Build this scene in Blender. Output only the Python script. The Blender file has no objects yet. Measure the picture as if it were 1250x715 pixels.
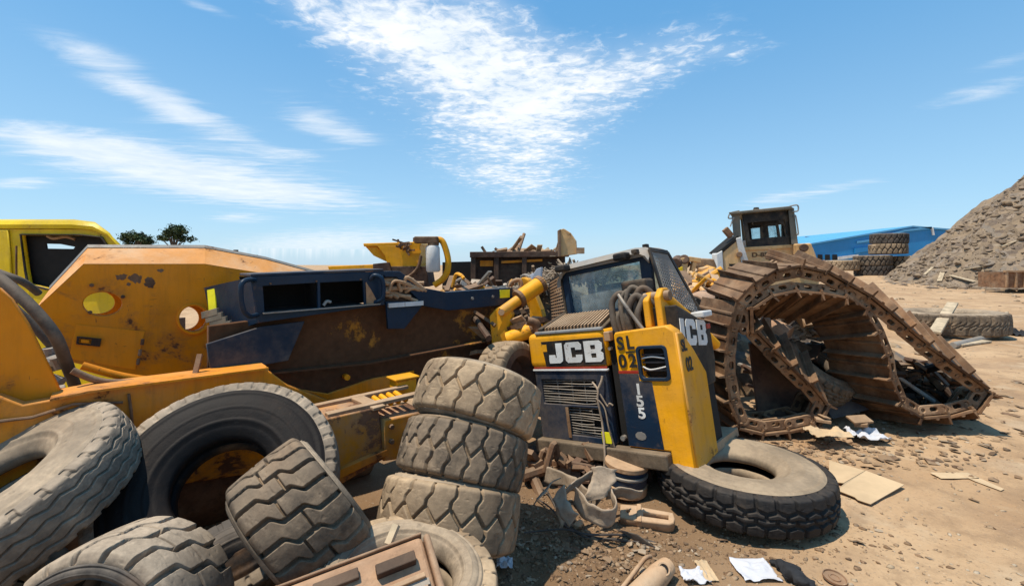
import bpy, bmesh, math, random
import numpy as np
from mathutils import Vector, Matrix, noise as mnoise
random.seed(7); rng = np.random.default_rng(11)
PI = math.pi
sc = bpy.context.scene
COL = sc.collection
FPX, CXP, HYP, CAMH = 560.0, 625.0, 322.0, 1.6
V = Vector

def at(px, py, Y):                       # a point seen at photo pixel (px,py) at a depth of Y metres
    return V(((px-CXP)*Y/FPX, Y, CAMH-(py-HYP)*Y/FPX))
DV = V((0.75, 0.6614, 0)); NV = V((0.6614, -0.75, 0)); ZV = V((0, 0, 1))
def onp(px, py, c):                      # same, on the wreck's vertical plane NV.P = c
    rx = (px-CXP)/FPX
    return at(px, py, c/(NV.x*rx+NV.y))

# ------------------------------------------------------------------ objects
MW = {}
def tag(o, label=None, cat=None, group=None, kind=None):
    if label: o['label'] = label
    if cat: o['category'] = cat
    if group: o['group'] = group
    if kind: o['kind'] = kind
    return o
def thing(name, label, cat, loc=(0,0,0), M=None, group=None):
    o = bpy.data.objects.new(name, None); COL.objects.link(o)
    o.empty_display_size = .1
    mw = M.copy() if M else Matrix.Translation(V(loc))
    o.matrix_world = mw; MW[o.name] = mw
    return tag(o, label, cat, group)
def link(name, me, parent=None, mw=None):
    """me holds coordinates in the frame of mw (world if None)"""
    o = bpy.data.objects.new(name, me); COL.objects.link(o)
    mw = mw or Matrix.Identity(4)
    if parent:
        pm = MW[parent.name]
        me.transform(pm.inverted() @ mw)
        o.parent = parent; MW[o.name] = pm
    else:
        c = V((0,0,0)); n = len(me.vertices)
        me.transform(mw)
        a = np.empty(n*3, dtype=np.float32); me.vertices.foreach_get('co', a); a = a.reshape(-1,3)
        lo, hi = a.min(0), a.max(0)
        c = V(((lo[0]+hi[0])/2, (lo[1]+hi[1])/2, lo[2]))
        me.transform(Matrix.Translation(-c)); o.location = c; MW[o.name] = Matrix.Translation(c)
    return o
def copy_tree(o, mw, label=None):
    c = o.copy(); COL.objects.link(c); c.matrix_world = mw; MW[c.name] = mw
    if label: c['label'] = label
    for ch in o.children:
        d = ch.copy(); COL.objects.link(d); d.parent = c
        for g in ch.children:
            e = g.copy(); COL.objects.link(e); e.parent = d
    return c
def frame(o, x, y, z):
    m = Matrix.Identity(4)
    for i, a in enumerate((x, y, z)):
        for k in range(3): m[k][i] = a[k]
    for k in range(3): m[k][3] = o[k]
    return m
def axis_frame(o, a, roll=0):
    a = V(a).normalized()
    up = V((0,0,1)) if abs(a.z) < .95 else V((0,1,0))
    x = up.cross(a).normalized(); y = a.cross(x)
    return frame(V(o), x, y, a) @ Matrix.Rotation(roll, 4, 'Z')

class MB:
    def __init__(s, M=None): s.v=[]; s.f=[]; s.M = M
    def add(s, vs, fs):
        n = len(s.v)
        s.v += [tuple(v) for v in vs]; s.f += [tuple(i+n for i in f) for f in fs]
        return s
    def box(s, c, size, R=None):
        hx, hy, hz = size[0]/2, size[1]/2, size[2]/2
        vs = [V((x,y,z)) for z in (-hz,hz) for y in (-hy,hy) for x in (-hx,hx)]
        if R is not None: vs = [R @ v for v in vs]
        vs = [v+V(c) for v in vs]
        return s.add(vs, [(0,2,3,1),(4,5,7,6),(0,1,5,4),(2,6,7,3),(0,4,6,2),(1,3,7,5)])
    def lim(s, x0,x1,y0,y1,z0,z1):
        return s.box(((x0+x1)/2,(y0+y1)/2,(z0+z1)/2),(abs(x1-x0),abs(y1-y0),abs(z1-z0)))
    def bar(s, a, b, w, h, up=(0,0,1)):
        a, b = V(a), V(b); t = (b-a); L = t.length; t.normalize()
        up = V(up)
        if abs(up.dot(t)) > .97: up = V((1,0,0))
        x = t.cross(up).normalized(); y = x.cross(t)
        R = Matrix((x, t, y)).transposed()
        return s.box((a+b)/2, (w, L, h), R)
    def prism(s, poly, ext):
        n = len(poly); e = V(ext)
        vs = [V(p) for p in poly] + [V(p)+e for p in poly]
        fs = [tuple(range(n)), tuple(range(2*n-1, n-1, -1))]
        fs += [(i, i+n, (i+1)%n+n, (i+1)%n) for i in range(n)]
        return s.add(vs, fs)
    def strip(s, A, B):
        n = len(A); return s.add(list(A)+list(B), [(i,i+1,n+i+1,n+i) for i in range(n-1)])
    def tube(s, path, r, n=10, cap=True):
        P = [V(p) for p in path]; rs = r if isinstance(r,(list,tuple)) else [r]*len(P)
        t0 = (P[1]-P[0]).normalized()
        u = t0.cross(V((0,0,1)))
        if u.length < .1: u = t0.cross(V((1,0,0)))
        u.normalize(); vs=[]; fs=[]
        for i, p in enumerate(P):
            t = (P[min(i+1,len(P)-1)]-P[max(i-1,0)]).normalized()
            u = (u - t*u.dot(t)).normalized(); w = t.cross(u)
            for k in range(n):
                a = 2*PI*k/n; vs.append(p + (u*math.cos(a)+w*math.sin(a))*rs[i])
        for i in range(len(P)-1):
            for k in range(n):
                fs.append((i*n+k, i*n+(k+1)%n, (i+1)*n+(k+1)%n, (i+1)*n+k))
        if cap: fs += [tuple(range(n-1,-1,-1)), tuple(range((len(P)-1)*n, len(P)*n))]
        return s.add(vs, fs)
    def lathe(s, prof, M, n=32, cap=False):
        vs=[]; fs=[]
        for (r,z) in prof:
            for k in range(n):
                a = 2*PI*k/n; vs.append(M @ V((r*math.cos(a), r*math.sin(a), z)))
        for i in range(len(prof)-1):
            for k in range(n):
                fs.append((i*n+k, i*n+(k+1)%n, (i+1)*n+(k+1)%n, (i+1)*n+k))
        if cap: fs += [tuple(range(n-1,-1,-1)), tuple(range((len(prof)-1)*n, len(prof)*n))]
        return s.add(vs, fs)
    def cyl(s, a, b, r, n=20): return s.tube([a,b], r, n)
    def rock(s, c, size, seed=None, R=None):
        r = random.Random(seed if seed is not None else random.random())
        t = (1+5**.5)/2
        vs = [(-1,t,0),(1,t,0),(-1,-t,0),(1,-t,0),(0,-1,t),(0,1,t),(0,-1,-t),(0,1,-t),(t,0,-1),(t,0,1),(-t,0,-1),(-t,0,1)]
        fs = [(0,11,5),(0,5,1),(0,1,7),(0,7,10),(0,10,11),(1,5,9),(5,11,4),(11,10,2),(10,7,6),(7,1,8),(3,9,4),(3,4,2),(3,2,6),(3,6,8),(3,8,9),(4,9,5),(2,4,11),(6,2,10),(8,6,7),(9,8,1)]
        rot = Matrix.Rotation(r.uniform(0,6.28),3,'Z') @ Matrix.Rotation(r.uniform(-.5,.5),3,'X')
        out=[]
        for v in vs:
            k = r.uniform(.6,1.15)/1.9
            p = rot @ V((v[0]*k*size[0], v[1]*k*size[1], v[2]*k*size[2])); out.append(p+V(c))
        return s.add(out, fs)
    def mesh(s, name):
        me = bpy.data.meshes.new(name); me.from_pydata(s.v, [], s.f); me.validate(); me.update(); return me
    def build(s, name, mat, parent=None, bevel=0, smooth=False, seg=2, world=None, recalc=True, angle=40):
        me = s.mesh(name)
        if recalc:
            bm = bmesh.new(); bm.from_mesh(me); bmesh.ops.recalc_face_normals(bm, faces=bm.faces); bm.to_mesh(me); bm.free()
        me.materials.append(mat)
        o = link(name, me, parent, s.M)
        if smooth:
            me.polygons.foreach_set('use_smooth', [True]*len(me.polygons))
            try: me.set_sharp_from_angle(angle=math.radians(angle))
            except Exception: pass
        if bevel:
            b = o.modifiers.new('bevel','BEVEL'); b.width = bevel; b.segments = seg; b.limit_method='ANGLE'; b.angle_limit=math.radians(35)
        return o

def spline(pts, n=8, closed=False):
    P = [V(p) for p in pts]; out=[]; m=len(P)
    rngi = range(m if closed else m-1)
    for i in rngi:
        if closed: p0,p1,p2,p3 = P[(i-1)%m],P[i],P[(i+1)%m],P[(i+2)%m]
        else: p0,p1,p2,p3 = P[max(i-1,0)],P[i],P[i+1],P[min(i+2,m-1)]
        for k in range(n):
            t=k/n
            out.append(.5*((2*p1)+(p2-p0)*t+(2*p0-5*p1+4*p2-p3)*t*t+(3*p1-p0-3*p2+p3)*t**3))
    if not closed: out.append(P[-1])
    return out

def curve_mesh(name, splines, depth, bevel=0):
    cu = bpy.data.curves.new(name, 'CURVE'); cu.dimensions='2D'; cu.fill_mode='BOTH'
    cu.extrude = max(depth/2-bevel, .0005); cu.bevel_depth = bevel; cu.bevel_resolution = 1; cu.offset = -bevel
    for s in splines:
        sp = cu.splines.new('POLY'); sp.points.add(len(s)-1); sp.use_cyclic_u = True
        for p, q in zip(sp.points, s): p.co = (q[0], q[1], 0, 1)
    return curve_to_mesh(name, cu)
def curve_to_mesh(name, cu):
    o = bpy.data.objects.new(name, cu); COL.objects.link(o)
    dg = bpy.context.evaluated_depsgraph_get(); dg.update()
    me = bpy.data.meshes.new_from_object(o.evaluated_get(dg))
    bpy.data.objects.remove(o); bpy.data.curves.remove(cu); me.name = name
    return me
def plate(name, splines, depth, mat, parent, mw, bevel=0):
    me = curve_mesh(name, splines, depth, bevel); me.materials.clear(); me.materials.append(mat)
    return link(name, me, parent, mw)
def text(name, body, size, mat, parent, mw, bold=0, extrude=.001, sx=1.0, spacing=1.0, shear=0):
    cu = bpy.data.curves.new(name,'FONT'); cu.body = body; cu.size=size; cu.align_x='CENTER'; cu.align_y='CENTER'
    cu.offset=bold; cu.extrude=extrude; cu.space_character=spacing; cu.shear=shear
    me = curve_to_mesh(name, cu); me.transform(Matrix.Diagonal((sx,1,1,1)))
    me.materials.clear(); me.materials.append(mat)
    return link(name, me, parent, mw)
def wreck_plate(name, outer, holes, c, depth, mat, parent, bevel=.004, proud=0):
    """a plate standing on the wreck's plane c, its outline given as photo points; its front face is at c"""
    O = onp(300, 322, c)
    def uv(p):
        P = onp(p[0], p[1], c)-O; return (P.dot(DV), P.z)
    mw = frame(O + NV*(proud-depth/2), DV, ZV, NV)
    return plate(name, [[uv(p) for p in outer]]+[[uv(p) for p in h] for h in holes], depth, mat, parent, mw, bevel)
def ell(cx, cy, rx, ry, n=28, rot=0):
    return [(cx+rx*math.cos(2*PI*k/n)*math.cos(rot)-ry*math.sin(2*PI*k/n)*math.sin(rot), cy+rx*math.cos(2*PI*k/n)*math.sin(rot)+ry*math.sin(2*PI*k/n)*math.cos(rot)) for k in range(n)]

# ------------------------------------------------------------------ numpy noise
def vnoise(x, y, seed=0):
    x0 = np.floor(x).astype(np.int64); y0 = np.floor(y).astype(np.int64)
    fx = x-x0; fy = y-y0; fx = fx*fx*(3-2*fx); fy = fy*fy*(3-2*fy)
    def h(i,j):
        n = (i*374761393 + j*668265263 + seed*974711) & 0x7fffffff
        n = ((n ^ (n>>13))*1274126177) & 0x7fffffff
        return ((n ^ (n>>16)) & 0xffff)/65535.0
    return (h(x0,y0)*(1-fx)+h(x0+1,y0)*fx)*(1-fy)+(h(x0,y0+1)*(1-fx)+h(x0+1,y0+1)*fx)*fy
def fbm(x, y, o=4, seed=0):
    s=0; a=.5
    for k in range(o):
        s = s + a*(vnoise(x, y, seed+k*17)-.5); x=x*2.03; y=y*2.03; a*=.5
    return s

# ------------------------------------------------------------------ materials
class NT:
    def __init__(s, name):
        s.m = bpy.data.materials.new(name); s.m.use_nodes=True; s.t = s.m.node_tree
        s.t.nodes.clear(); s.out = s.n('ShaderNodeOutputMaterial')
        s.bs = s.n('ShaderNodeBsdfPrincipled'); s.l(s.bs.outputs[0], s.out.inputs[0])
        s.tc = s.n('ShaderNodeTexCoord'); s.oi = s.n('ShaderNodeObjectInfo')
        a = s.n('ShaderNodeVectorMath'); a.operation='SCALE'; a.inputs[0].default_value=(37,91,53)
        s.l(s.oi.outputs['Random'], a.inputs['Scale'])
        b = s.n('ShaderNodeVectorMath'); b.operation='ADD'
        s.l(s.tc.outputs['Object'], b.inputs[0]); s.l(a.outputs[0], b.inputs[1]); s.co = b.outputs[0]
    def n(s, k): return s.t.nodes.new(k)
    def l(s, a, b): s.t.links.new(a, b)
    def mapv(s, sc):
        m = s.n('ShaderNodeMapping'); m.inputs['Scale'].default_value = sc; s.l(s.co, m.inputs[0]); return m.outputs[0]
    def noise(s, scale, detail=6, rough=.6, vec=None, dist=0):
        n = s.n('ShaderNodeTexNoise'); n.inputs['Scale'].default_value=scale; n.inputs['Detail'].default_value=detail
        n.inputs['Roughness'].default_value=rough; n.inputs['Distortion'].default_value=dist
        s.l(vec or s.co, n.inputs['Vector']); return n.outputs['Fac']
    def voro(s, scale, feat='F1', out='Distance', vec=None):
        n = s.n('ShaderNodeTexVoronoi'); n.feature=feat; n.inputs['Scale'].default_value=scale
        s.l(vec or s.co, n.inputs['Vector']); return n.outputs[out]
    def ramp(s, fac, a, b, lo=0, hi=1):
        r = s.n('ShaderNodeMapRange'); r.interpolation_type='SMOOTHSTEP'
        for k, v in zip(('From Min','From Max','To Min','To Max'), (a,b,lo,hi)): r.inputs[k].default_value=v
        s.l(fac, r.inputs['Value']); return r.outputs[0]
    def math(s, op, a, b=None):
        m = s.n('ShaderNodeMath'); m.operation=op; m.use_clamp=False
        for i, x in enumerate((a,b)):
            if x is None: continue
            if isinstance(x,(int,float)): m.inputs[i].default_value=x
            else: s.l(x, m.inputs[i])
        return m.outputs[0]
    def mix(s, fac, a, b, mode='MIX'):
        m = s.n('ShaderNodeMix'); m.data_type='RGBA'; m.blend_type=mode
        for sock, x in ((m.inputs['Factor'],fac),(m.inputs[6],a),(m.inputs[7],b)):
            if isinstance(x,(int,float)): sock.default_value=x
            elif isinstance(x,tuple): sock.default_value=(*x,1) if len(x)==3 else x
            else: s.l(x, sock)
        return m.outputs[2]
    def upz(s, a=.2, b=.9):
        g = s.n('ShaderNodeNewGeometry'); x = s.n('ShaderNodeSeparateXYZ'); s.l(g.outputs['Normal'], x.inputs[0])
        return s.ramp(x.outputs[2], a, b)
    def set(s, **k):
        for a, v in k.items():
            sock = s.bs.inputs[a.replace('_',' ')]
            if isinstance(v,(int,float)): sock.default_value=v
            elif isinstance(v,tuple): sock.default_value=(*v,1) if len(v)==3 else v
            else: s.l(v, sock)
    def bump(s, h, strength=.3, dist=.01):
        b = s.n('ShaderNodeBump'); b.inputs['Strength'].default_value=strength; b.inputs['Distance'].default_value=dist
        s.l(h, b.inputs['Height']); s.l(b.outputs[0], s.bs.inputs['Normal'])

DUST = (.40,.29,.185)
def paint(name, col, rust=.2, dust=.35, rough=.45, rs=3.0, rustcol=(.10,.04,.018), dustcol=DUST, bump=.5, metal=0, grime=.3, up=.5, spec=.2):
    t = NT(name)
    c2 = tuple(x*.72 for x in col)
    c = t.mix(t.ramp(t.noise(1.3,4), .3,.7), col, c2)
    # thin dirt film and runs
    streak = t.noise(5, 5, .7, t.mapv((3,3,.35)))
    c = t.mix(t.math('MULTIPLY', t.ramp(streak,.42,.75), grime), c, tuple(x*.35+.01 for x in col))
    d = t.ramp(t.noise(2.4,8,.7), .38,.72)
    d = t.math('MULTIPLY', t.math('ADD', d, t.math('MULTIPLY', t.upz(), up)), dust)
    c = t.mix(t.math('MINIMUM', d, 1.0), c, dustcol)
    # scratches
    scr = t.ramp(t.noise(9,3,.5,t.mapv((1.2,1.2,9))), .70,.73)
    scr2 = t.ramp(t.noise(7,3,.5,t.mapv((9,1,1.5))), .71,.74)
    c = t.mix(t.math('MULTIPLY', t.math('MAXIMUM', scr, scr2), .55), c, rustcol)
    r0 = .70-rust*.32
    rn = t.noise(rs,12,.72,dist=.3)
    rm = t.ramp(rn, r0, r0+.045)
    halo = t.ramp(rn, r0-.07, r0+.02)
    c = t.mix(t.math('MULTIPLY', halo, .35), c, tuple(rustcol[i]*2.2 for i in range(3)))
    rc = t.mix(t.noise(18,6), tuple(x*.6 for x in rustcol), tuple(min(1,x*2.0) for x in rustcol))
    c = t.mix(rm, c, rc)
    ro = t.math('MINIMUM', t.math('ADD', t.math('MULTIPLY', t.math('MAXIMUM', rm, d), .45), t.math('ADD', t.math('MULTIPLY',t.noise(6,4),.25), rough-.12)), .97)
    t.set(Base_Color=c, Roughness=ro, Metallic=metal, Specular_IOR_Level=spec)
    hb = t.math('ADD', t.math('MULTIPLY', rm, -.6), t.math('ADD', t.math('MULTIPLY', t.noise(55,5,.7), .25), t.math('MULTIPLY', t.noise(2.2,3), 2.2)))
    t.bump(hb, bump, .012)
    return t.m
def rubber(name, base=(.035,.032,.03), dustc=(.30,.245,.19), amt=.5, lo=.35, hi=.7, brown=.25):
    t = NT(name)
    d = t.ramp(t.noise(3.5,9,.7), lo, hi)
    d2 = t.ramp(t.noise(24,5,.7), .35,.75)
    big = t.ramp(t.noise(1.6,5,.6), .36,.62,.45,1.15)
    k = t.math('MULTIPLY', t.math('MULTIPLY', t.math('ADD', t.math('MULTIPLY', d, .65), t.math('MULTIPLY', d2, .35)), amt), big)
    k = t.math('MINIMUM', t.math('ADD', k, t.math('MULTIPLY', t.upz(.3,1.0), amt*.30)), .95)
    c = t.mix(k, base, dustc)
    c = t.mix(t.math('MULTIPLY', t.ramp(t.noise(2.2,7,.65), .52,.72), brown), c, (.20,.105,.05))
    c = t.mix(t.math('MULTIPLY', t.ramp(t.noise(11,6,.7,t.mapv((1,1,3))), .6,.72), .35), c, (.03,.027,.025))
    t.set(Base_Color=c, Roughness=t.math('ADD', t.math('MULTIPLY',k,.3), .62), Specular_IOR_Level=.18)
    t.bump(t.math('ADD', t.noise(90,4,.7), t.math('MULTIPLY', t.noise(14,5,.7), 1.2)), .35, .004)
    return t.m
def rusty(name, a=(.075,.035,.018), b=(.20,.10,.05), dust=.35, dustc=DUST, sc=5, metal=0.0, rough=.75, bump=.4):
    t = NT(name)
    c = t.mix(t.ramp(t.noise(sc,10,.7), .3,.7), a, b)
    c = t.mix(t.math('MULTIPLY', t.ramp(t.noise(sc*5,6,.7), .5,.7), .5), c, tuple(x*.5 for x in a))
    hv = t.n('ShaderNodeHueSaturation'); t.l(c, hv.inputs['Color']); t.l(t.math('ADD', t.math('MULTIPLY', t.oi.outputs['Random'], .75), .68), hv.inputs['Value']); c = hv.outputs[0]
    d = t.math('MULTIPLY', t.math('ADD', t.ramp(t.noise(2.7,8,.7),.42,.7), t.math('MULTIPLY', t.upz(),.7)), dust)
    c = t.mix(t.math('MINIMUM', d, .92), c, dustc)
    t.set(Base_Color=c, Roughness=rough, Metallic=metal, Specular_IOR_Level=.3)
    t.bump(t.math('ADD', t.noise(40,8,.75), t.math('MULTIPLY', t.noise(9,4), 1.5)), bump, .008)
    return t.m
def plain(name, col, rough=.6, var=.25, sc=6, metal=0, bump=.15, spec=.4):
    t = NT(name)
    c = t.mix(t.ramp(t.noise(sc,8,.65), .3,.7), tuple(x*(1-var) for x in col), tuple(min(1,x*(1+var)) for x in col))
    t.set(Base_Color=c, Roughness=rough, Metallic=metal, Specular_IOR_Level=spec)
    t.bump(t.noise(40,6,.7), bump, .005)
    return t.m
def chips(name, cols, scale=7, rough=.9, bump=.4):
    """many differently coloured bits in one mesh: colour per cell, mottled"""
    t = NT(name)
    n = t.n('ShaderNodeTexVoronoi'); n.inputs['Scale'].default_value=scale; t.l(t.co, n.inputs['Vector'])
    x = t.n('ShaderNodeSeparateColor'); t.l(n.outputs['Color'], x.inputs[0])
    r = t.n('ShaderNodeValToRGB'); r.color_ramp.interpolation='CONSTANT'
    els = r.color_ramp.elements
    while len(els) < len(cols): els.new(.5)
    for i, cc in enumerate(cols): els[i].position = i/len(cols); els[i].color=(*cc,1)
    t.l(x.outputs[0], r.inputs[0])
    c = t.mix(t.math('MULTIPLY', t.ramp(t.noise(scale*2,8,.7),.35,.7), .5), r.outputs[0], (.26,.19,.12))
    t.set(Base_Color=c, Roughness=rough, Specular_IOR_Level=.25)
    t.bump(t.noise(30,8,.75), bump, .02)
    return t.m

M = {}
M['orange'] = paint('orange_paint', (.84,.27,.002), rust=.29, dust=.07, rs=2.6, grime=.30)
M['orange_worn'] = paint('worn_orange_paint', (.80,.265,.003), rust=.40, dust=.26, rs=2.6, grime=.5)
M['orange_lit_dusty'] = paint('lit_dusty_orange_paint', (.80,.27,.01), rust=.2, dust=.75, rs=3.5, dustcol=(.66,.40,.22), grime=.2)  # paler copy for the sunlit bevel: dust plus light put into the colour
M['beam'] = paint('scraped_orange_paint', (.80,.30,.004), rust=.62, dust=.85, rs=2.2, rustcol=(.16,.08,.045), dustcol=(.36,.23,.14), grime=.4)
M['channel'] = rusty('brown_channel_steel', (.15,.068,.032), (.36,.20,.11), dust=.45, dustc=(.44,.30,.19), sc=5)
M['grease'] = paint('greasy_orange_paint', (.55,.22,.006), rust=.97, dust=.18, rs=1.1, rustcol=(.075,.035,.017), grime=.7, rough=.55)
M['amber'] = paint('amber_paint', (.92,.40,.005), rust=.12, dust=.14, rs=4.5, grime=.28)
M['amber_worn'] = paint('scuffed_amber_paint', (.86,.38,.01), rust=.25, dust=.45, rs=5, grime=.3)
M['lemon'] = paint('lemon_paint', (.78,.53,.004), rust=.16, dust=.14, rs=3.4, grime=.3, rough=.4)
M['palegold'] = paint('faded_gold_paint', (.80,.47,.19), rust=.25, dust=.75, dustcol=(.58,.42,.26), rs=2, grime=.4)
M['navy'] = paint('navy_paint', (.006,.026,.056), rust=.15, dust=.04, rs=3.2, rustcol=(.07,.04,.025), grime=.3, rough=.4)
M['navy2'] = paint('dusty_navy_paint', (.008,.024,.052), rust=.16, dust=.26, rs=4, rustcol=(.07,.05,.04), grime=.3, rough=.45)
M['black'] = paint('black_paint', (.012,.012,.013), rust=.1, dust=.25, rs=4, grime=.2, rough=.5)
M['void'] = plain('shade_and_part_black', (.012,.011,.010), .9)  # near-black: paints the shade inside gaps, bays and windows; also a few dark parts
M['grey'] = paint('dusty_grey_paint', (.30,.305,.30), rust=.05, dust=.40, rs=4, grime=.4)
M['dozergrey'] = paint('weathered_cab_paint', (.15,.145,.12), rust=.15, dust=.35, rs=4, grime=.4)
M['chrome'] = plain('ram_rod', (.55,.53,.50), .3, .25, 9, .8)
M['steel'] = paint('scuffed_steel', (.30,.29,.27), rust=.22, dust=.4, rs=5, metal=.3, grime=.4)
M['white'] = paint('white_paint', (.72,.72,.70), rust=.08, dust=.2, rs=4, grime=.3)
M['letterwhite'] = paint('white_lettering', (.76,.76,.73), rust=.22, dust=.28, rs=11, grime=.1)
M['letterblack'] = plain('black_lettering', (.02,.018,.015), .6)
M['red'] = paint('red_stripe', (.42,.035,.02), rust=.1, dust=.25, rs=6)
M['stickerlemon'] = plain('lemon_sticker', (.72,.66,.02), .4, .12)
M['rust'] = rusty('rusted_steel')
M['trackrust'] = rusty('rusted_track_steel', (.042,.020,.010), (.155,.072,.030), dust=.40, dustc=(.36,.235,.14), sc=4)
M['trackrust2'] = rusty('rusted_link_steel', (.075,.036,.018), (.24,.13,.065), dust=.50, dustc=(.46,.31,.19), sc=6)
M['tanrust'] = rusty('tan_rusted_steel', (.22,.115,.055), (.40,.245,.135), dust=.5, dustc=(.50,.36,.235), sc=4)
M['darkrust'] = rusty('dark_rusted_steel', (.028,.016,.012), (.085,.042,.026), dust=.15, sc=3)
M['hose'] = rubber('dusty_hose_rubber', (.06,.05,.042), (.30,.23,.165), .6)
M['rubdark'] = rubber('black_tyre_rubber', (.014,.014,.015), (.15,.115,.085), .45, .45,.8, brown=.35)
M['rubgrey'] = rubber('dusty_grey_tyre_rubber', (.075,.060,.048), (.54,.42,.30), .74, .28,.68, brown=.18)
M['rubtan'] = rubber('sandy_tyre_rubber', (.085,.060,.040), (.50,.36,.225), .85, .22,.65, brown=.22)
M['rubmid'] = rubber('scuffed_tyre_rubber', (.042,.034,.027), (.38,.275,.18), .68, .3,.68, brown=.18)
M['rubshade'] = rubber('worn_tyre_rubber', (.030,.027,.025), (.22,.18,.145), .6, .3,.7, brown=.3)
M['liner'] = plain('tyre_liner_rubber', (.014,.013,.012), .7)
M['rubsidepale'] = rubber('pale_dusty_sidewall_rubber', (.07,.056,.042), (.36,.27,.18), .85, .1,.55, brown=.12)
M['rubside'] = rubber('dusty_sidewall_rubber', (.065,.052,.04), (.46,.35,.24), .8, .2,.7, brown=.15)
M['rubsidedark'] = rubber('black_sidewall_rubber', (.007,.006,.006), (.085,.05,.03), .22, .5,.85, brown=.7)
M['cardboard'] = plain('cardboard', (.50,.36,.215), .85, .12, 3)
M['paper'] = plain('paper', (.52,.52,.55), .8, .06)
M['wood'] = plain('grey_wood', (.42,.33,.22), .85, .3, 5)
M['cloth'] = plain('dark_fabric', (.018,.018,.02), .9, .4, 20)
M['bumper'] = rusty('muddy_steel', (.085,.060,.040), (.19,.145,.10), dust=.25, sc=5, metal=.2)
M['belt'] = rusty('dusty_conveyor_belt', (.16,.115,.08), (.33,.25,.175), dust=.5, dustc=(.42,.33,.24), sc=5, rough=.85)
M['wire'] = plain('dull_wire', (.07,.055,.045), .6)
M['pinkdrum'] = rusty('pinkish_primed_steel', (.33,.18,.105), (.46,.28,.175), dust=.3, dustc=(.5,.36,.25), sc=4)

def glass_mat():
    t = NT('dusty_window_glass')
    t.set(Base_Color=t.mix(t.ramp(t.noise(4,6,.7),.4,.7), (.62,.72,.74), (.55,.58,.54)), Roughness=t.ramp(t.noise(5,5),.4,.8,.02,.25))
    tr = t.n('ShaderNodeBsdfTransparent'); tr.inputs[0].default_value=(.80,.92,.94,1)
    gl = t.n('ShaderNodeBsdfGlossy'); gl.inputs['Roughness'].default_value=.03
    fr = t.n('ShaderNodeFresnel'); fr.inputs[0].default_value=1.5
    m1 = t.n('ShaderNodeMixShader'); t.l(t.math('ADD', fr.outputs[0], .08), m1.inputs[0]); t.l(tr.outputs[0], m1.inputs[1]); t.l(gl.outputs[0], m1.inputs[2])
    m2 = t.n('ShaderNodeMixShader'); t.l(t.ramp(t.noise(3,7,.7),.35,.8,.16,.5), m2.inputs[0]); t.l(m1.outputs[0], m2.inputs[1]); t.l(t.bs.outputs[0], m2.inputs[2])
    t.l(m2.outputs[0], t.out.inputs[0]); return t.m
M['glass'] = glass_mat()
# ------------------------------------------------------------------ tyres
def sstep(x, a, b):
    t = np.clip((x-a)/(b-a), 0, 1); return t*t*(3-2*t)
def wrapd(x, p): return (x+p/2) % p - p/2
def tread_depth(kind, c, s, L, hw, N, g):
    """0 on the block tops, 1 in the grooves; c metres round, s across -1..1, g groove half width"""
    p = L/N; e = .003
    cut = lambda d, w=g: 1-sstep(d, w, w+e)
    tri = lambda x: 2*np.abs(2*((x/p) % 1)-1)-1          # zigzag -1..1 over a pitch
    if kind == 'lug':        # two rows of lugs, zigzag in the middle, bent cross grooves
        z = .26*tri(c)+.02
        mid = cut(np.abs(s-z)*hw*.66)
        up = cut(np.abs(wrapd(c-.0*p-.18*p*sstep(s,.45,.75), p))) * (s > z)
        lo = cut(np.abs(wrapd(c-.5*p+.18*p*sstep(-s,.45,.75), p))) * (s < z)
        return np.maximum(mid, np.maximum(up, lo))
    if kind == 'wave':       # S shaped lugs swept across the tread
        sh = .62*p*np.sin(s*2.3)+.10*p*np.sin(s*7)
        a = cut(np.abs(wrapd(c-sh, p))*.8, g*1.1)
        b = cut(np.abs(wrapd(c-sh-.5*p, p))*.8, g*.5) * (np.abs(s)<.45)
        zz = cut(np.abs(s-.12*tri(c-sh))*hw, g*.35)
        return np.maximum(a, np.maximum(b*.8, zz*.6))
    if kind == 'diag':       # long slanting blocks parted by stepped grooves, thin cross joints
        sh = .12*p*s + .46*p*(sstep(s,-.52,-.26)+sstep(s,.24,.50)) - .45*p
        ph = c-sh
        a = cut(np.abs(wrapd(ph, p))*.85, g)
        k = np.floor(ph/p).astype(int) % 2
        j = np.where(k==0, np.abs(s+.18), np.abs(s-.14))
        b = cut(j*hw, g*.42)*.75
        return np.maximum(a, b)
    if kind == 'rib':        # four thin zigzag grooves round the tread, notched shoulders
        d = np.full_like(c, 9.)
        for q, s0 in enumerate((-.62,-.22,.2,.6)):
            d = np.minimum(d, np.abs(s-s0-.065*tri(c+q*p*.25)*np.ones_like(c)))
        a = cut(d*hw*.85, g*.27)
        n = cut(np.abs(wrapd(c,p)), g*1.3)*(np.abs(s)>.86)
        return np.maximum(a, n)
    if kind == 'hex':        # hexagonal blocks between zigzag grooves, open shoulders
        z1 = .36+.085*tri(c); z2 = -.36-.085*tri(c+p*.5)
        a = cut(np.minimum(np.abs(s-z1), np.abs(s-z2))*hw*.8)
        mid = (s < z1) & (s > z2)
        m = cut(np.abs(s-.0-.05*tri(c*1.0))*hw, g*.6)*mid
        b = cut(np.abs(wrapd(c,p)), g)*(s > z1); b2 = cut(np.abs(wrapd(c-.5*p,p)), g)*(s < z2)
        b3 = cut(np.abs(wrapd(c-.5*p,p)), g)*mid*(s>0); b4 = cut(np.abs(wrapd(c,p)), g)*mid*(s<=0)
        return np.maximum.reduce([a, m*.7, b, b2, b3, b4])
    return np.zeros_like(c)

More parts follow.
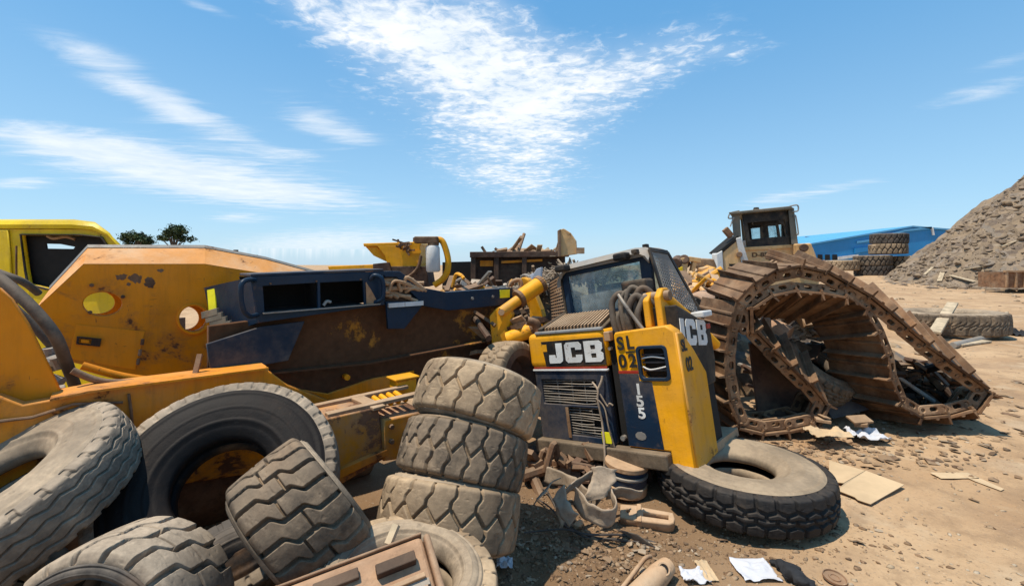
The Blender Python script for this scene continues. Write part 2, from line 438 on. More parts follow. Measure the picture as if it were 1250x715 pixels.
def grid_mesh(name, P, mat, smooth=True, wrap=True):
    """P: (n round, m across, 3)"""
    n, m, _ = P.shape
    me = bpy.data.meshes.new(name)
    me.vertices.add(n*m); me.vertices.foreach_set('co', P.reshape(-1).astype(np.float32))
    nn = n if wrap else n-1
    i = np.arange(nn)[:,None]; j = np.arange(m-1)[None,:]
    i2 = (i+1) % n
    q = np.stack([i*m+j, i2*m+j, i2*m+j+1, i*m+j+1], -1).reshape(-1,4)
    me.loops.add(q.size); me.polygons.add(len(q))
    me.loops.foreach_set('vertex_index', q.reshape(-1).astype(np.int32))
    me.polygons.foreach_set('loop_start', np.arange(0, q.size, 4, dtype=np.int32))
    me.polygons.foreach_set('use_smooth', np.full(len(q), smooth))
    me.update(); me.validate(); me.materials.append(mat)
    return me

def make_tyre(label, C, a, R, W, rin, kind, N, mat, side, n=680, m=112, g=.007, depth=.016, roll=0., group='worn tyres dumped in the scrapyard', oval=.012, crown=.015, shoulder=.05, lettering=None, name='tyre', wear=.0022, flat=False):
    Mx = axis_frame(C, a, roll)
    root = thing(name, label, 'tyre', M=Mx, group=group)
    hw = W/2*.93
    th = np.linspace(0, 2*PI, n, endpoint=False)
    ov = 1+oval*np.cos(2*th+1.3)+.3*oval*np.cos(3*th)
    # tread
    s = np.linspace(-1.22, 1.22, m)
    TH, S = np.meshgrid(th, s, indexing='ij')
    L = 2*PI*R
    Sc = np.clip(S, -1.22, 1.22)
    d = tread_depth(kind, TH*R, Sc, L, hw, N, g)
    k = np.clip((np.abs(S)-1)/.22, 0, 1)
    fade = 1-sstep(k, .45, 1)
    edge = np.clip((np.abs(S)-.86)/.14, 0, 1)
    r = R-crown*np.minimum(np.abs(S),1)**2-.006*edge**3 - shoulder*k - d*depth*fade
    r = r + fbm(TH*R*9+3, S*3+7, 4, 5)*wear*2
    r = r - (1-d)*np.maximum(0, fbm(TH*R*26+13, S*9+2, 3, 9)-.14)*.012*(k<.6)   # chipped block tops
    z = np.sign(S)*(hw*np.minimum(np.abs(S),1) + (W/2-hw)*1.0*np.sin(k*PI/2) - d*fade*k*.010)
    r = r*ov[:,None]
    P = np.stack([r*np.cos(TH), r*np.sin(TH), z], -1)
    link('tread', grid_mesh('tread', P[::1], mat), root, Mx)
    # sidewalls
    r1 = R-crown-.006-shoulder; ns = max(90, n//3); ths = np.linspace(0,2*PI,ns,endpoint=False)
    ov2 = 1+oval*np.cos(2*ths+1.3)+.3*oval*np.cos(3*ths)
    H = r1-rin
    prof = []
    for q in np.linspace(0,1,34):
        rr = r1-H*q
        bul = (.016 if not flat else .006)*math.sin(PI*min(1,q*1.25)) - (.30*W*max(0,(q-.72)/.28)**1.6*.5)
        for q0, wdt, h in ((.07,.02,.006),(.16,.015,-.004),(.42,.012,.004),(.70,.02,.006),(.80,.015,-.005)):
            bul += h*math.exp(-((q-q0)/wdt)**2)
        prof.append((rr, W/2+bul))
    zb = prof[-1][1]
    prof += [(rin-.006, zb-.012), (rin-.009, zb-.03), (rin-.002, zb-.05), (rin+.012, zb-.06)]
    pr = np.array(prof)
    for sg in (1,-1):
        rad = pr[None,:,0]*(1+(ov2[:,None]-1)*np.linspace(1,.3,len(pr))[None,:])
        zz = np.repeat(pr[None,:,1], ns, 0)*sg
        zz = zz + sg*fbm(np.repeat(ths[:,None],len(pr),1)*R*6, np.repeat(pr[None,:,0],ns,0)*14, 3, 3)*.006
        P = np.stack([rad*np.cos(ths)[:,None], rad*np.sin(ths)[:,None], zz], -1)
        if sg < 0: P = P[:, ::-1]
        sw = link('sidewall', grid_mesh('sidewall', P, side), root, Mx)
    lp = [(rin+.012, zb-.06), (rin+.03, zb-.055), (R-.10, W/2-.03), (R-.06, W/2-.07), (R-.055, 0), (R-.06, -W/2+.07), (R-.10, -W/2+.03), (rin+.03, -zb+.055), (rin+.012, -zb+.06)]
    if R-.10 < rin+.04: lp = [(rin+.012,zb-.06),(rin+.04,0),(rin+.012,-zb+.06)]
    MB(Mx).lathe(lp, Matrix.Identity(4), 96).build('inner_liner', M['liner'], root, smooth=True, recalc=False)
    if lettering:
        body, ang, rr, size = lettering
        # letters set one by one round the sidewall
        bm = bmesh.new()
        for i, ch in enumerate(body):
            if ch == ' ': continue
            cu = bpy.data.curves.new('letter','FONT'); cu.body=ch; cu.size=size; cu.align_x='CENTER'; cu.extrude=.003; cu.offset=.001
            me = curve_to_mesh('letter', cu)
            A = ang - i*size*.85/rr
            q = min(max((r1-rr)/H, 0), 1); zt = np.interp(rr, pr[:34,0][::-1], pr[:34,1][::-1])
            me.transform(Matrix.Translation((rr*math.cos(A), rr*math.sin(A), zt+.006)) @ Matrix.Rotation(A-PI/2, 4, 'Z'))
            bm.from_mesh(me); bpy.data.meshes.remove(me)
        me = bpy.data.meshes.new('lettering'); bm.to_mesh(me); bm.free(); me.materials.append(M['rubshade'])
        link('lettering', me, [c for c in root.children if c.name.startswith('sidewall')][0], Mx)
    return root

# the three leaning against each other in a stack
sa = V((.20,.45,.87)).normalized()
C0 = V((-.335,2.47,.265)); GS = 'three tyres in the leaning stack'
make_tyre('sandy solid tyre at the bottom of the leaning stack of three', C0, (.13,.42,.90), .375, .285, .25, 'lug', 19, M['rubtan'], M['rubside'], g=.006, depth=.026, roll=.3, crown=.008, shoulder=.03, group=GS)
make_tyre('dark grey tyre with swept lugs in the middle of the leaning stack', C0+sa*.292+V((-.0,0,.0)), sa, .362, .275, .235, 'lug', 23, M['rubmid'], M['rubmid'], g=.0075, depth=.028, roll=.1, crown=.010, shoulder=.03, group=GS)
make_tyre('tan zigzag-lugged tyre topping the leaning stack beside the digger grille', C0+sa*.592+V((.012,0,.005)), (.25,.46,.86), .368, .285, .24, 'lug', 19, M['rubtan'], M['rubside'], g=.006, depth=.026, roll=.7, crown=.012, shoulder=.03, group=GS)
# the near left pile
GP = 'tyres piled at the lower left'
make_tyre('large pale grey ribbed tyre tilted at the left edge of the photo', at(-22,588,1.98)-V((-.257,-.4,.885))*.12, (-.257,-.4,.885), .515, .25, .205, 'rib', 32, M['rubgrey'], M['rubside'], g=.009, depth=.02, roll=.4, group=GP, wear=.0015, m=170, n=800)
make_tyre('big black truck tyre leaning upright against the orange frame', V((-1.475,2.36,.455)), (.23,-.70,.67), .55, .25, .225, 'rib', 46, M['rubgrey'], M['rubsidedark'], g=.008, depth=.012, roll=1., group=GP)
make_tyre('brownish stepped-block tyre standing tilted in front of the black one', at(368,628,2.06), (.66,.53,.52), .31, .34, .21, 'diag', 20, M['rubmid'], M['rubside'], g=.0075, depth=.034, n=950, m=150, wear=.0018, roll=.35, crown=.008, shoulder=.028, group=GP)
make_tyre('pale chunky stepped-block tyre in the lower left corner, tread up', at(148,766,1.73), (.03,-.96,.16), .342, .36, .235, 'diag', 20, M['rubgrey'], M['rubshade'], g=.008, depth=.036, n=950, m=150, wear=.0018, roll=1.9, crown=.008, shoulder=.03, group=GP)
make_tyre('dusty brown tyre lying under the tilted stepped-block tyre', at(298,722,2.0), (.12,-.40,.90), .335, .22, .155, 'rib', 30, M['rubshade'], M['rubshade'], roll=.2, group=GP)
make_tyre('sandy tyre lying flat below the leaning stack of three', at(492,722,1.86), (.10,-.05,.98), .385, .20, .205, 'hex', 26, M['rubtan'], M['rubside'], roll=.1, group=GP)
make_tyre('grey tyre poking in at the bottom left corner below the ribbed one', at(-40,772,1.75), (.25,-.35,.90), .33, .22, .19, 'hex', 26, M['rubgrey'], M['rubside'], roll=.5, group=GP)
make_tyre('dark tyre resting inside the pale ribbed tyre at the left edge', at(-52,578,2.22), (.75,-.55,.35), .30, .20, .17, 'rib', 30, M['rubmid'], M['rubmid'], roll=.5, n=300, m=40, group=GP)
# the big one on the open ground
make_tyre('big black hex-block tyre lying flat below the yellow digger', V((1.60,3.20,.105)), (.01,.01,1), .56, .235, .215, 'hex', 30, M['rubdark'], M['rubsidepale'], g=.009, depth=.020, roll=.2, lettering=('L002P-JL', 1.72, .455, .058))
make_tyre('very large pale tyre lying on open ground beyond the crawler track', V((10.30,10.9,.235)), (-.02,.02,1), 1.08, .47, .66, 'wave', 30, M['rubmid'], M['rubside'], g=.018, depth=.03, n=400, m=40)
make_tyre('small dusty tyre lying askew inside the loop of crawler track', at(992,452,5.0), (.42,-.42,.80), .42, .24, .22, 'hex', 30, M['rubmid'], M['rubmid'], n=400, m=48)
# far stacked earthmover tyres
GF = 'earthmover tyres stacked by the rubble heap'
YF = 45.
for px, py, mt, lab in ((1085,291.5,'rubshade','grey earthmover tyre on top of the far stack by the blue shed'),
                        (1084,304,'rubtan','tan earthmover tyre second from top of the far stack'),
                        (1065,318,'rubmid','grey earthmover tyre on the lower row under the far stack'),
                        (1066,330,'rubshade','dark blue-grey earthmover tyre at the foot of the far stack'),
                        (1103,319,'rubtan','brown earthmover tyre lower right in the far stack against the heap'),
                        (1026,324,'rubtan','brown earthmover tyre left of the far stack, half behind the crawler track'),
                        (1104,331,'rubmid','dusty earthmover tyre lowest at the right of the far stack')):
    make_tyre(lab, at(px,py,YF), (.02*random.uniform(-1,1),.03*random.uniform(-1,1),1), 1.55, .98, .9, 'lug', 22, M[mt], M['rubside'], n=220, m=26, g=.05, depth=.06, shoulder=.15, roll=random.uniform(0,2), group=GF)
# ------------------------------------------------------------------ ground
def gz(x, y):
    x = np.asarray(x, float); y = np.asarray(y, float)
    near = np.clip(1-(y-6)/10, 0.25, 1)
    z = fbm(x*.35+5, y*.35, 3, 1)*.16 + fbm(x*1.7, y*1.7+9, 4, 2)*.055*near + fbm(x*9, y*9, 3, 4)*.016*near
    z = z + np.maximum(0, fbm(x*4+3, y*4, 4, 8)-.02)*.10*np.exp(-((x-.35)/.5)**2-((y-2.75)/.55)**2)*2
    z = z + .55*np.exp(-((y-45)/9)**2-((x-36)/9)**2)
    z = z - .05
    k = np.clip((y-60)/60, 0, 1); z = z*(1-k)
    return z
def gz1(x, y): return float(gz(np.array([x]), np.array([y]))[0])
xs = np.concatenate([-np.geomspace(4.2,420,34)[::-1], np.arange(-4.1,8.6,.042), np.geomspace(8.65,420,60)])
ys = np.concatenate([-np.geomspace(.9,420,16)[::-1], np.arange(-.8,1.4,.2), np.arange(1.45,9.0,.036), np.geomspace(9.05,620,110)])
X, Y = np.meshgrid(xs, ys, indexing='ij')
P = np.stack([X, Y, gz(X, Y)], -1)
def ground_mat():
    t = NT('sandy_yard_soil'); 
    co = t.tc.outputs['Object']
    n1 = t.noise(.55,8,.6,co); n2 = t.noise(3.2,9,.68,co); n3 = t.noise(38,5,.7,co)
    c = t.mix(t.ramp(n1,.35,.65), (.50,.335,.195), (.39,.245,.135))
    c = t.mix(t.math('MULTIPLY', t.ramp(n2,.46,.66), .55), c, (.235,.150,.088))
    c = t.mix(t.math('MULTIPLY', t.ramp(t.noise(1.4,6,.6,co),.55,.7), .45), c, (.54,.42,.285))
    # dark brown soil patch under the machines, with their shade painted in
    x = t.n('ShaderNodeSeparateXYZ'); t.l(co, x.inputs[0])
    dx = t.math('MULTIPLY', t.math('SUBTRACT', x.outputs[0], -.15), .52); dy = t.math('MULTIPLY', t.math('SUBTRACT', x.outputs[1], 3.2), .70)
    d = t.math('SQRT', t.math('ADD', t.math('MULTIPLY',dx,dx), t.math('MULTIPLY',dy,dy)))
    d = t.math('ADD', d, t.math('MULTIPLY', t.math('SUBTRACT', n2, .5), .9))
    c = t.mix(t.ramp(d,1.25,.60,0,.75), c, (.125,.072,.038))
    c = t.mix(t.math('MULTIPLY', t.ramp(t.noise(.9,7,.7,co,.6),.50,.66), .38), c, (.27,.175,.11))
    c = t.mix(t.math('MULTIPLY', t.ramp(n3,.5,.72), .42), c, (.20,.135,.085))
    c = t.mix(t.ramp(t.noise(75,4,.6,co),.66,.72,0,.5), c, (.60,.52,.42))
    v = t.voro(26, vec=co); c = t.mix(t.ramp(v,.10,.16,.45,0), c, (.25,.185,.13))
    t.set(Base_Color=c, Roughness=.95, Specular_IOR_Level=.15)
    t.bump(t.math('ADD', t.math('MULTIPLY', n2, 1.2), t.math('ADD', t.math('MULTIPLY', n3, .6), t.math('MULTIPLY', t.noise(120,4,.7,co), .4))), .55, .03)
    return t.m
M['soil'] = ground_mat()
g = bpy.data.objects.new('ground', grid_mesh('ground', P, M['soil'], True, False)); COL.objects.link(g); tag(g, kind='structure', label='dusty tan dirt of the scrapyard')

# loose stones and litter on the ground
tpl = MB(); tpl.rock((0,0,0),(1,1,1),5); T0 = np.array(tpl.v); F0 = np.array(tpl.f)
def scatter(name, pos, size, mat, label=None, kind='stuff', flat=.6, cat=None, sink=.25):
    n = len(pos)
    ang = rng.uniform(0, 2*PI, n); el = rng.uniform(.55,1.5,(n,2))
    Vv = T0[None]*(1+rng.uniform(-.3,.3,(n,12,1)))
    Vv = Vv*np.stack([size*el[:,0], size*el[:,1], size*flat*rng.uniform(.5,1.4,n)], -1)[:,None,:]
    c, s = np.cos(ang)[:,None], np.sin(ang)[:,None]
    x = Vv[...,0]*c-Vv[...,1]*s; y = Vv[...,0]*s+Vv[...,1]*c
    tl = rng.uniform(-.6,.6,n)[:,None]; z = Vv[...,2]+tl*x*.5
    Pp = np.stack([x,y,z],-1)+pos[:,None,:]; Pp[...,2] += (size*flat*(.5-sink))[:,None]
    Ff = (F0[None]+(np.arange(n)*12)[:,None,None]).reshape(-1,3)
    me = bpy.data.meshes.new(name); me.vertices.add(n*12); me.vertices.foreach_set('co', Pp.reshape(-1).astype(np.float32))
    me.loops.add(Ff.size); me.polygons.add(len(Ff)); me.loops.foreach_set('vertex_index', Ff.reshape(-1).astype(np.int32))
    me.polygons.foreach_set('loop_start', np.arange(0,Ff.size,3,dtype=np.int32)); me.update(); me.validate()
    me.materials.append(mat)
    o = bpy.data.objects.new(name, me); COL.objects.link(o)
    return tag(o, label, cat, kind=kind)
M['pebble'] = chips('pebbles', [(.42,.31,.20),(.33,.23,.14),(.22,.145,.09),(.46,.37,.27),(.28,.21,.15)], 14)
M['clod'] = chips('clods', [(.20,.115,.06),(.15,.085,.045),(.25,.15,.085),(.32,.215,.13),(.11,.062,.036)], 22)
M['rubble'] = chips('rubble_bits', [(.21,.155,.108),(.165,.12,.082),(.25,.19,.14),(.20,.145,.098),(.115,.085,.066),(.19,.155,.125),(.235,.17,.112)], 2.6)
n = 4200
yy = 1.9+rng.random(n)**1.7*13; xx = -.3+rng.random(n)*(yy*1.15+.4)
sz = .004+.014*rng.random(n)**3
scatter('gravel', np.stack([xx,yy,gz(xx,yy)],-1), sz, M['pebble'], 'loose gravel strewn over the dirt')
n = 4500
xx = rng.normal(.33,.33,n); yy = rng.normal(2.68,.36,n)
sz = .003+.016*rng.random(n)**5
scatter('dirt_clods', np.stack([xx,yy,gz(xx,yy)],-1), sz, M['clod'], 'crumbled brown dirt and litter below the digger')
n = 1500
xx = np.concatenate([rng.normal(2.6,.75,n//2), rng.normal(1.35,.5,n//2)]); yy = np.concatenate([rng.normal(4.15,.22,n//2), rng.normal(2.72,.18,n//2)])
sz = .004+.018*rng.random(n)**4
scatter('litter_crumbs', np.stack([xx,yy,gz(xx,yy)],-1), sz, M['clod'], 'crumbs of rust and litter below the crawler track')
n = 900; xx = rng.uniform(5,34,n); yy = rng.uniform(8,34,n); sz = .02+.10*rng.random(n)**4
scatter('yard_stones', np.stack([xx,yy,gz(xx,yy)],-1), sz, M['pebble'], 'scattered stones over the far yard')

# leaf-like scraps of paper, bark and foil: thin bent sheets
def scraps(name, n, fx, fy, s0, s1, mat, label):
    b = MB()
    for i in range(n):
        x, y = fx(), fy(); z = gz1(x,y)+.006
        L = random.uniform(s0,s1); w = L*random.uniform(.25,.8); a = random.uniform(0,6.28); h = random.uniform(0,.5)*L
        R = Matrix.Rotation(a,3,'Z') @ Matrix.Rotation(random.uniform(-.4,.4),3,'X')
        p = [R @ V(q)+V((x,y,z)) for q in ((-L/2,-w/2,0),(0,-w/2*1.2,h*.3),(L/2,-w/3,h*.1),(L/2,w/3,h*.2),(0,w/2,h*.35),(-L/2,w/2,.0))]
        b.prism([p[0],p[1],p[4],p[5]], (0,0,.003)); b.prism([p[1],p[2],p[3],p[4]], (0,0,.003))
    o = b.build(name, mat); tag(o, label, kind='stuff'); return o
M['scrap'] = chips('scrap_bits', [(.22,.13,.07),(.30,.20,.12),(.12,.072,.042),(.36,.28,.20),(.17,.10,.06),(.25,.16,.095)], 9)
scraps('leaf_litter', 170, lambda: random.gauss(.42,.30), lambda: random.gauss(2.62,.26), .014, .05, M['scrap'], 'scraps of bark, foil and leaf littering the dirt below the digger')
scraps('rust_flakes', 420, lambda: random.gauss(4.6,1.1), lambda: random.gauss(6.0,1.2), .03, .13, M['scrap'], 'dark flakes of rust and bark strewn on the dirt right of the track')
scraps('bark_litter', 260, lambda: random.gauss(2.9,.9), lambda: random.gauss(3.95,.22), .015, .07, M['scrap'], 'flakes of rust and paper along the front of the track')
scraps('paper_litter', 260, lambda: random.uniform(1.2,7), lambda: random.uniform(2.2,8.5), .015, .06, M['scrap'], 'small brown scraps lying about the open dirt')

# ------------------------------------------------------------------ the rubble heap on the right
D0, az = 55., math.radians(54.8)
hc = (D0*math.sin(az), D0*math.cos(az)); Rb, Hh = 14.6, 15.2
def hz(x, y):
    d = np.hypot(x-hc[0], y-hc[1]); a = np.arctan2(y-hc[1], x-hc[0])
    Rr = Rb*(1+.05*np.sin(3*a+1)+.04*np.sin(7*a))
    h = Hh*(1-d/Rr)
    h = np.where(h > 0, h-.06*h, h*.4) - np.where(h>0, .9*np.abs(np.sin(a*9+2*np.sin(d*.35)))*np.clip(h/4,0,1)*(.5+.5*np.sin(a*2.3)), 0)
    return h + fbm(x*.22, y*.22, 5, 31)*2.9 + fbm(x*.9, y*.9, 5, 37)*1.1
gx = np.linspace(hc[0]-Rb-2, hc[0]+Rb+2, 200); gy = np.linspace(hc[1]-Rb-2, hc[1]+Rb+2, 200)
X, Y = np.meshgrid(gx, gy, indexing='ij'); P = np.stack([X,Y,np.maximum(hz(X,Y), -.6)],-1)
o = bpy.data.objects.new('rubble_heap', grid_mesh('rubble_heap', P, M['rubble'], False, False)); COL.objects.link(o)
tag(o, 'steep heap of grey-brown rubble and soil at the right edge', kind='structure')
n = 12000
aa = rng.uniform(PI*.75, PI*1.95, n); dd = Rb*np.sqrt(rng.random(n))*1.02
xx = hc[0]+dd*np.cos(aa); yy = hc[1]+dd*np.sin(aa)
sz = .03+.26*rng.random(n)**9
scatter('rubble_stones', np.stack([xx,yy,np.maximum(hz(xx,yy),.0)],-1), sz, M['rubble'], 'broken stones and lumps covering the rubble heap', flat=.8)
n = 800; aa = rng.uniform(PI*.9,PI*1.7,n); dd = Rb*(.92+.22*rng.random(n)**1.5); xx = hc[0]+dd*np.cos(aa); yy = hc[1]+dd*np.sin(aa)
scatter('spilled_stones', np.stack([xx,yy,gz(xx,yy)],-1), .04+.3*rng.random(n)**4, M['rubble'], 'stones spilled round the foot of the rubble heap')
# boards and sheets lying on the heap
def on_heap(px, py):
    for Y in np.arange(22, 60, .15):
        p = at(px, py, Y)
        if float(hz(np.array([p.x]), np.array([p.y]))[0]) > p.z: return p
    return at(px, py, 40)
GB = 'boards and planks on the rubble heap'
for (x0,y0,x1,y1,w,lab) in ((1182,299,1222,302,.22,'long pale plank lying across the rubble heap'),(1222,303,1240,296,.18,'short plank crossing the end of the long pale plank'),
                            (1146,345,1150,334,.28,'pale stub of board standing at the foot of the heap'),(1160,338,1190,346,.3,'weathered board at the foot of the heap left of the rusty skip'),
                            (1176,331,1206,326,.25,'dark board halfway up the foot of the heap'),(1128,337,1138,328,.2,'thin grey board leaning at the left foot of the heap')):
    a, b_ = on_heap(x0,y0), on_heap(x1,y1)
    o = MB().bar(a+V((-.05,-.1,.12)), b_+V((-.05,-.1,.12)), w, .07).build('plank', M['wood'], bevel=.01); tag(o, lab, 'plank', GB)
r = thing('rusty_skip', 'rusty open steel skip at the foot of the rubble heap', 'skip', at(1245,349,26))
b = MB(); c = at(1248,341,26)
for s_ in range(7):
    x0 = c.x-1.55+s_*.5
    b.box((x0, c.y-.62, c.z), (.09,.08,.82))
b.build('rib', M['tanrust'], r)
MB().lim(c.x-1.6,c.x+2.4,c.y-.58,c.y-.52,c.z-.45,c.z+.42).lim(c.x-1.6,c.x-1.54,c.y-.518,c.y+.9,c.z-.45,c.z+.42).lim(c.x-1.53,c.x+2.4,c.y+.84,c.y+.9,c.z-.45,c.z+.42).lim(c.x-1.53,c.x+2.4,c.y-.51,c.y+.83,c.z-.45,c.z-.39).build('tub', M['rust'], r)
MB().box((c.x+.4,c.y-.6,c.z+.47),(4.1,.16,.09)).build('rim', M['tanrust'], r)

# ------------------------------------------------------------------ blue shed, poles, trees
def shed_mat(name, col):
    t = NT(name); w = t.n('ShaderNodeTexWave'); w.inputs['Scale'].default_value=1.1; w.bands_direction='X'; t.l(t.tc.outputs['Object'], w.inputs[0])
    c = t.mix(t.ramp(t.noise(.25,5),.3,.7), col, tuple(x*.85 for x in col)); t.set(Base_Color=c, Roughness=.5); t.bump(w.outputs['Fac'], .5, .06); return t.m
M['shedblue'] = shed_mat('blue_profiled_sheet', (.012,.215,.50)); M['shedroof'] = shed_mat('pale_blue_roof', (.10,.36,.62))
YS = 110.
def sp(px, py, dy=0): return at(px, py, YS+dy)
r = thing('shed', 'long bright blue metal warehouse in the distance behind the tyres', 'warehouse', (sp(1060,322).x, YS, 0))
zb = 0.
def base(p): return V((p.x,p.y,zb))
ridge = sp(1113,277.5); le = sp(990,299); le0 = sp(1020,292)
re_ = sp(1260,290); 
wall = [base(le), le, ridge, re_, base(re_)]
MB().prism(wall, (0,45,0)).build('wall', M['shedblue'], r)
MB().prism([le+V((-.3,-.35,.02)), ridge+V((0,-.35,.02)), ridge+V((0,-.35,.38)), le+V((-.3,-.35,.38))], (0,46,0)).prism([ridge+V((.003,-.35,.02)), re_+V((.3,-.35,.02)), re_+V((.3,-.35,.38)), ridge+V((.003,-.35,.38))], (0,46,0)).build('roof', M['shedroof'], r)
for (x0,y0,x1,y1) in ((1046,295.5,1062,293.5),(1104,281.5,1137,277.7),(1062,293.5,1104,281.5)):
    MB().bar(sp(x0,y0,-.2), sp(x1,y1,-.2), .3, .5).build('trim', M['shedroof'], r)
MB().bar(sp(1137.6,277.7,-.25), sp(1139.4,287,-.25), .5, .25).build('downpipe', M['white'], r)
for px in (1001,1010,1019): MB().box(sp(px,314,-.1), (1.1,.16,1.3)).build('window', M['void'], r)
MB().prism([sp(1024,313.5,-.6),sp(1048,310.5,-.6),sp(1048,314,-.6),sp(1024,317,-.6)], (0,.4,0)).build('awning', M['white'], r)
MB().prism([sp(1044,303,-.5),sp(1064,301,-.5),sp(1064,306,-.5),sp(1044,309,-.5)], (0,.3,0)).build('canopy', M['shedblue'], r)
for px, lab in ((986,'thin lamp post left of the distant blue warehouse'),(1003,'thin lamp post just over the left roof of the blue warehouse')):
    r = thing('lamp_post', lab, 'lamp post', (at(px,322,140).x,140,0), group='lamp posts by the warehouse')
    c = at(px,290,140); MB().tube([(c.x,140,0),(c.x,140,c.z)], [.22,.12], 8).build('pole', M['steel'], r); MB().box((c.x,140,c.z+.15),(1.6,.4,.25)).build('lamp', M['steel'], r)

M['leaf'] = plain('tree_leaves', (.035,.062,.022), .7, .55, .6); M['bark'] = plain('bark', (.10,.075,.055), .9)
def tree(px, top, wpx, Y, lab):
    base_ = V((at(px,322,Y).x, Y, 0)); zt = at(px,top,Y).z; w = wpx*Y/FPX
    r = thing('tree', lab, 'tree', base_, group='far trees behind the lemon cab')
    cr = zt*.62; b = MB(); b.tube(spline([base_, base_+V((.2,0,zt*.35)), base_+V((.0,0,zt*.8))],6), [.35-.022*i for i in range(13)], 8)
    l = MB(); rr = random.Random(int(px))
    cl = []
    for i in range(26):
        a = rr.uniform(0,6.28); q = rr.random()**.6; hh = rr.uniform(-.1,1)
        rad = w/2*math.sqrt(max(.05,1-(hh*.9)**2))*q
        c = base_+V((math.cos(a)*rad, math.sin(a)*rad, zt*.72+hh*zt*.24)); cl.append(c)
        if i < 9: b.tube([base_+V((0,0,zt*.45)), (base_+V((0,0,zt*.5))+c)/2, c], [.12,.08,.03], 5)
    for c in cl:
        s_ = w*rr.uniform(.09,.17)
        for k in range(90):
            d = V((rr.gauss(0,1),rr.gauss(0,1),rr.gauss(0,.6)))*s_*.62
            p = c+d; u = V((rr.gauss(0,1),rr.gauss(0,1),rr.gauss(0,1))).normalized(); v = u.cross(V((rr.random(),rr.random(),rr.random()))).normalized()
            q = rr.uniform(.10,.24); l.add([p-u*q, p+v*q*.6, p+u*q, p-v*q*.6], [(0,1,2,3)])
    b.build('trunk', M['bark'], r); l.build('crown', M['leaf'], r, recalc=False)
tree(166,284,34,62,'low round tree on the skyline next to the lemon cab'); tree(212,275,36,62,'taller round-crowned tree on the skyline right of the low one')

# ------------------------------------------------------------------ the orange wreck on the left
CA, CC, CB_, CE = -4.47, -3.30, -3.50, -2.78
W_ = thing('wrecked_loader', 'huge dismantled orange machine frame with round holes and hoses filling the left side', 'wrecked machine', (-1.9,3.6,0))
# side plate with its bevelled top
wreck_plate('side_plate', [(43,377),(102,322),(250,322),(330,335),(392,352),(415,470),(240,468),(180,463),(78,440),(58,410)],
            [ell(125,371,24,14.5), ell(236,389,17,15.5)], CA, .10, M['orange'], W_, .006)
A_ = [onp(*p, CA) for p in ((43,377),(102,322),(250,322),(330,335),(400,354))]
B_ = [onp(*p, CA-.16) for p in ((60,354),(107,303),(250,303),(325,317),(402,338))]
b = MB(); b.strip(A_, B_); b.strip([p-NV*.10-ZV*.004 for p in A_], [p-ZV*.10 for p in B_])
b.build('bevel_plate', M['orange_lit_dusty'], W_, recalc=False)
b = MB(); T_ = [p-NV*.9 for p in B_]; b.strip([p+ZV*.004 for p in B_], [p+ZV*.004 for p in T_])
for i in range(len(B_)-1): b.prism([B_[i]+ZV*.006, B_[i+1]+ZV*.006, B_[i+1]+ZV*.028-NV*.02, B_[i]+ZV*.028-NV*.02], -NV*.05)
b.build('top_plate', M['steel'], W_)
for k in range(5): MB().cyl(onp(288+k*24,306.5+k*6.2,CA-.22)-ZV*.02, onp(288+k*24,306.5+k*6.2,CA-.22)+ZV*.012, .02, 8).build('bolt', M['rust'], W_)
# rear twin of the side plate, seen through the holes
wreck_plate('rear_plate', [(70,372),(112,330),(250,330),(392,352),(410,470),(240,468),(110,448)], [ell(118,369,22,14), ell(226,388,17,14)], CA-.85, .03, M['orange'], W_)
rk = random.Random(3)
for (cx,cy,rx,ry) in ((148,338,7,4),(165,340,8,5),(183,345,7,6),(157,347,3,2),(196,330,4,2)):
    wreck_plate('rust_patch', [(x+rk.uniform(-.3,.3)*rx, y+rk.uniform(-.35,.35)*ry) for x,y in ell(cx,cy,rx,ry,22)], [], CA, .002, M['rust'], W_, .0003, .0012)
# hole collar, hatch
def ring(name, cx, cy, rx, ry, k, c, d, mat, parent, proud): return wreck_plate(name, ell(cx,cy,rx*k,ry*k), [ell(cx,cy,rx,ry)], c, d, mat, parent, .004, proud)
ring('hole_collar', 236, 389, 17.5, 16, 1.18, CA, .05, M['orange'], W_, .022)
h = wreck_plate('hatch', [(93,396),(177,404),(165,451),(84,437)], [], CA, .03, M['orange'], W_, .002, .005)
wreck_plate('handle', [(94,410),(124,413),(122,422.5),(93,419.5)], [[(97,412),(112,413.6),(111,420),(96,418.4)]], CA, .02, M['darkrust'], h, .003, .026)
wreck_plate('latch', [(99,413.5),(109,414.6),(108.5,418.4),(98.6,417.3)], [], CA, .014, M['orange'], h, .002, .024)
for (px,py) in ((168,416),(165,429),(163,440)):
    MB().cyl(onp(px+6,py-3,CA)+NV*.03, onp(px+5,py+4,CA)+NV*.03, .011, 8).build('hinge', M['rust'], h)
for (px,py) in ((110,381),(150,362),(112,348)): MB().cyl(onp(px,py,CA), onp(px,py,CA)+NV*.018, .013, 8).build('bolt', M['rust'], W_)
# pillar on the far left, hoses over it
wreck_plate('pillar', [(-70,330),(0,352),(14,365),(34,395),(55,438),(78,487),(60,530),(-70,560)], [], CC-.10, .06, M['orange'], W_, .006)
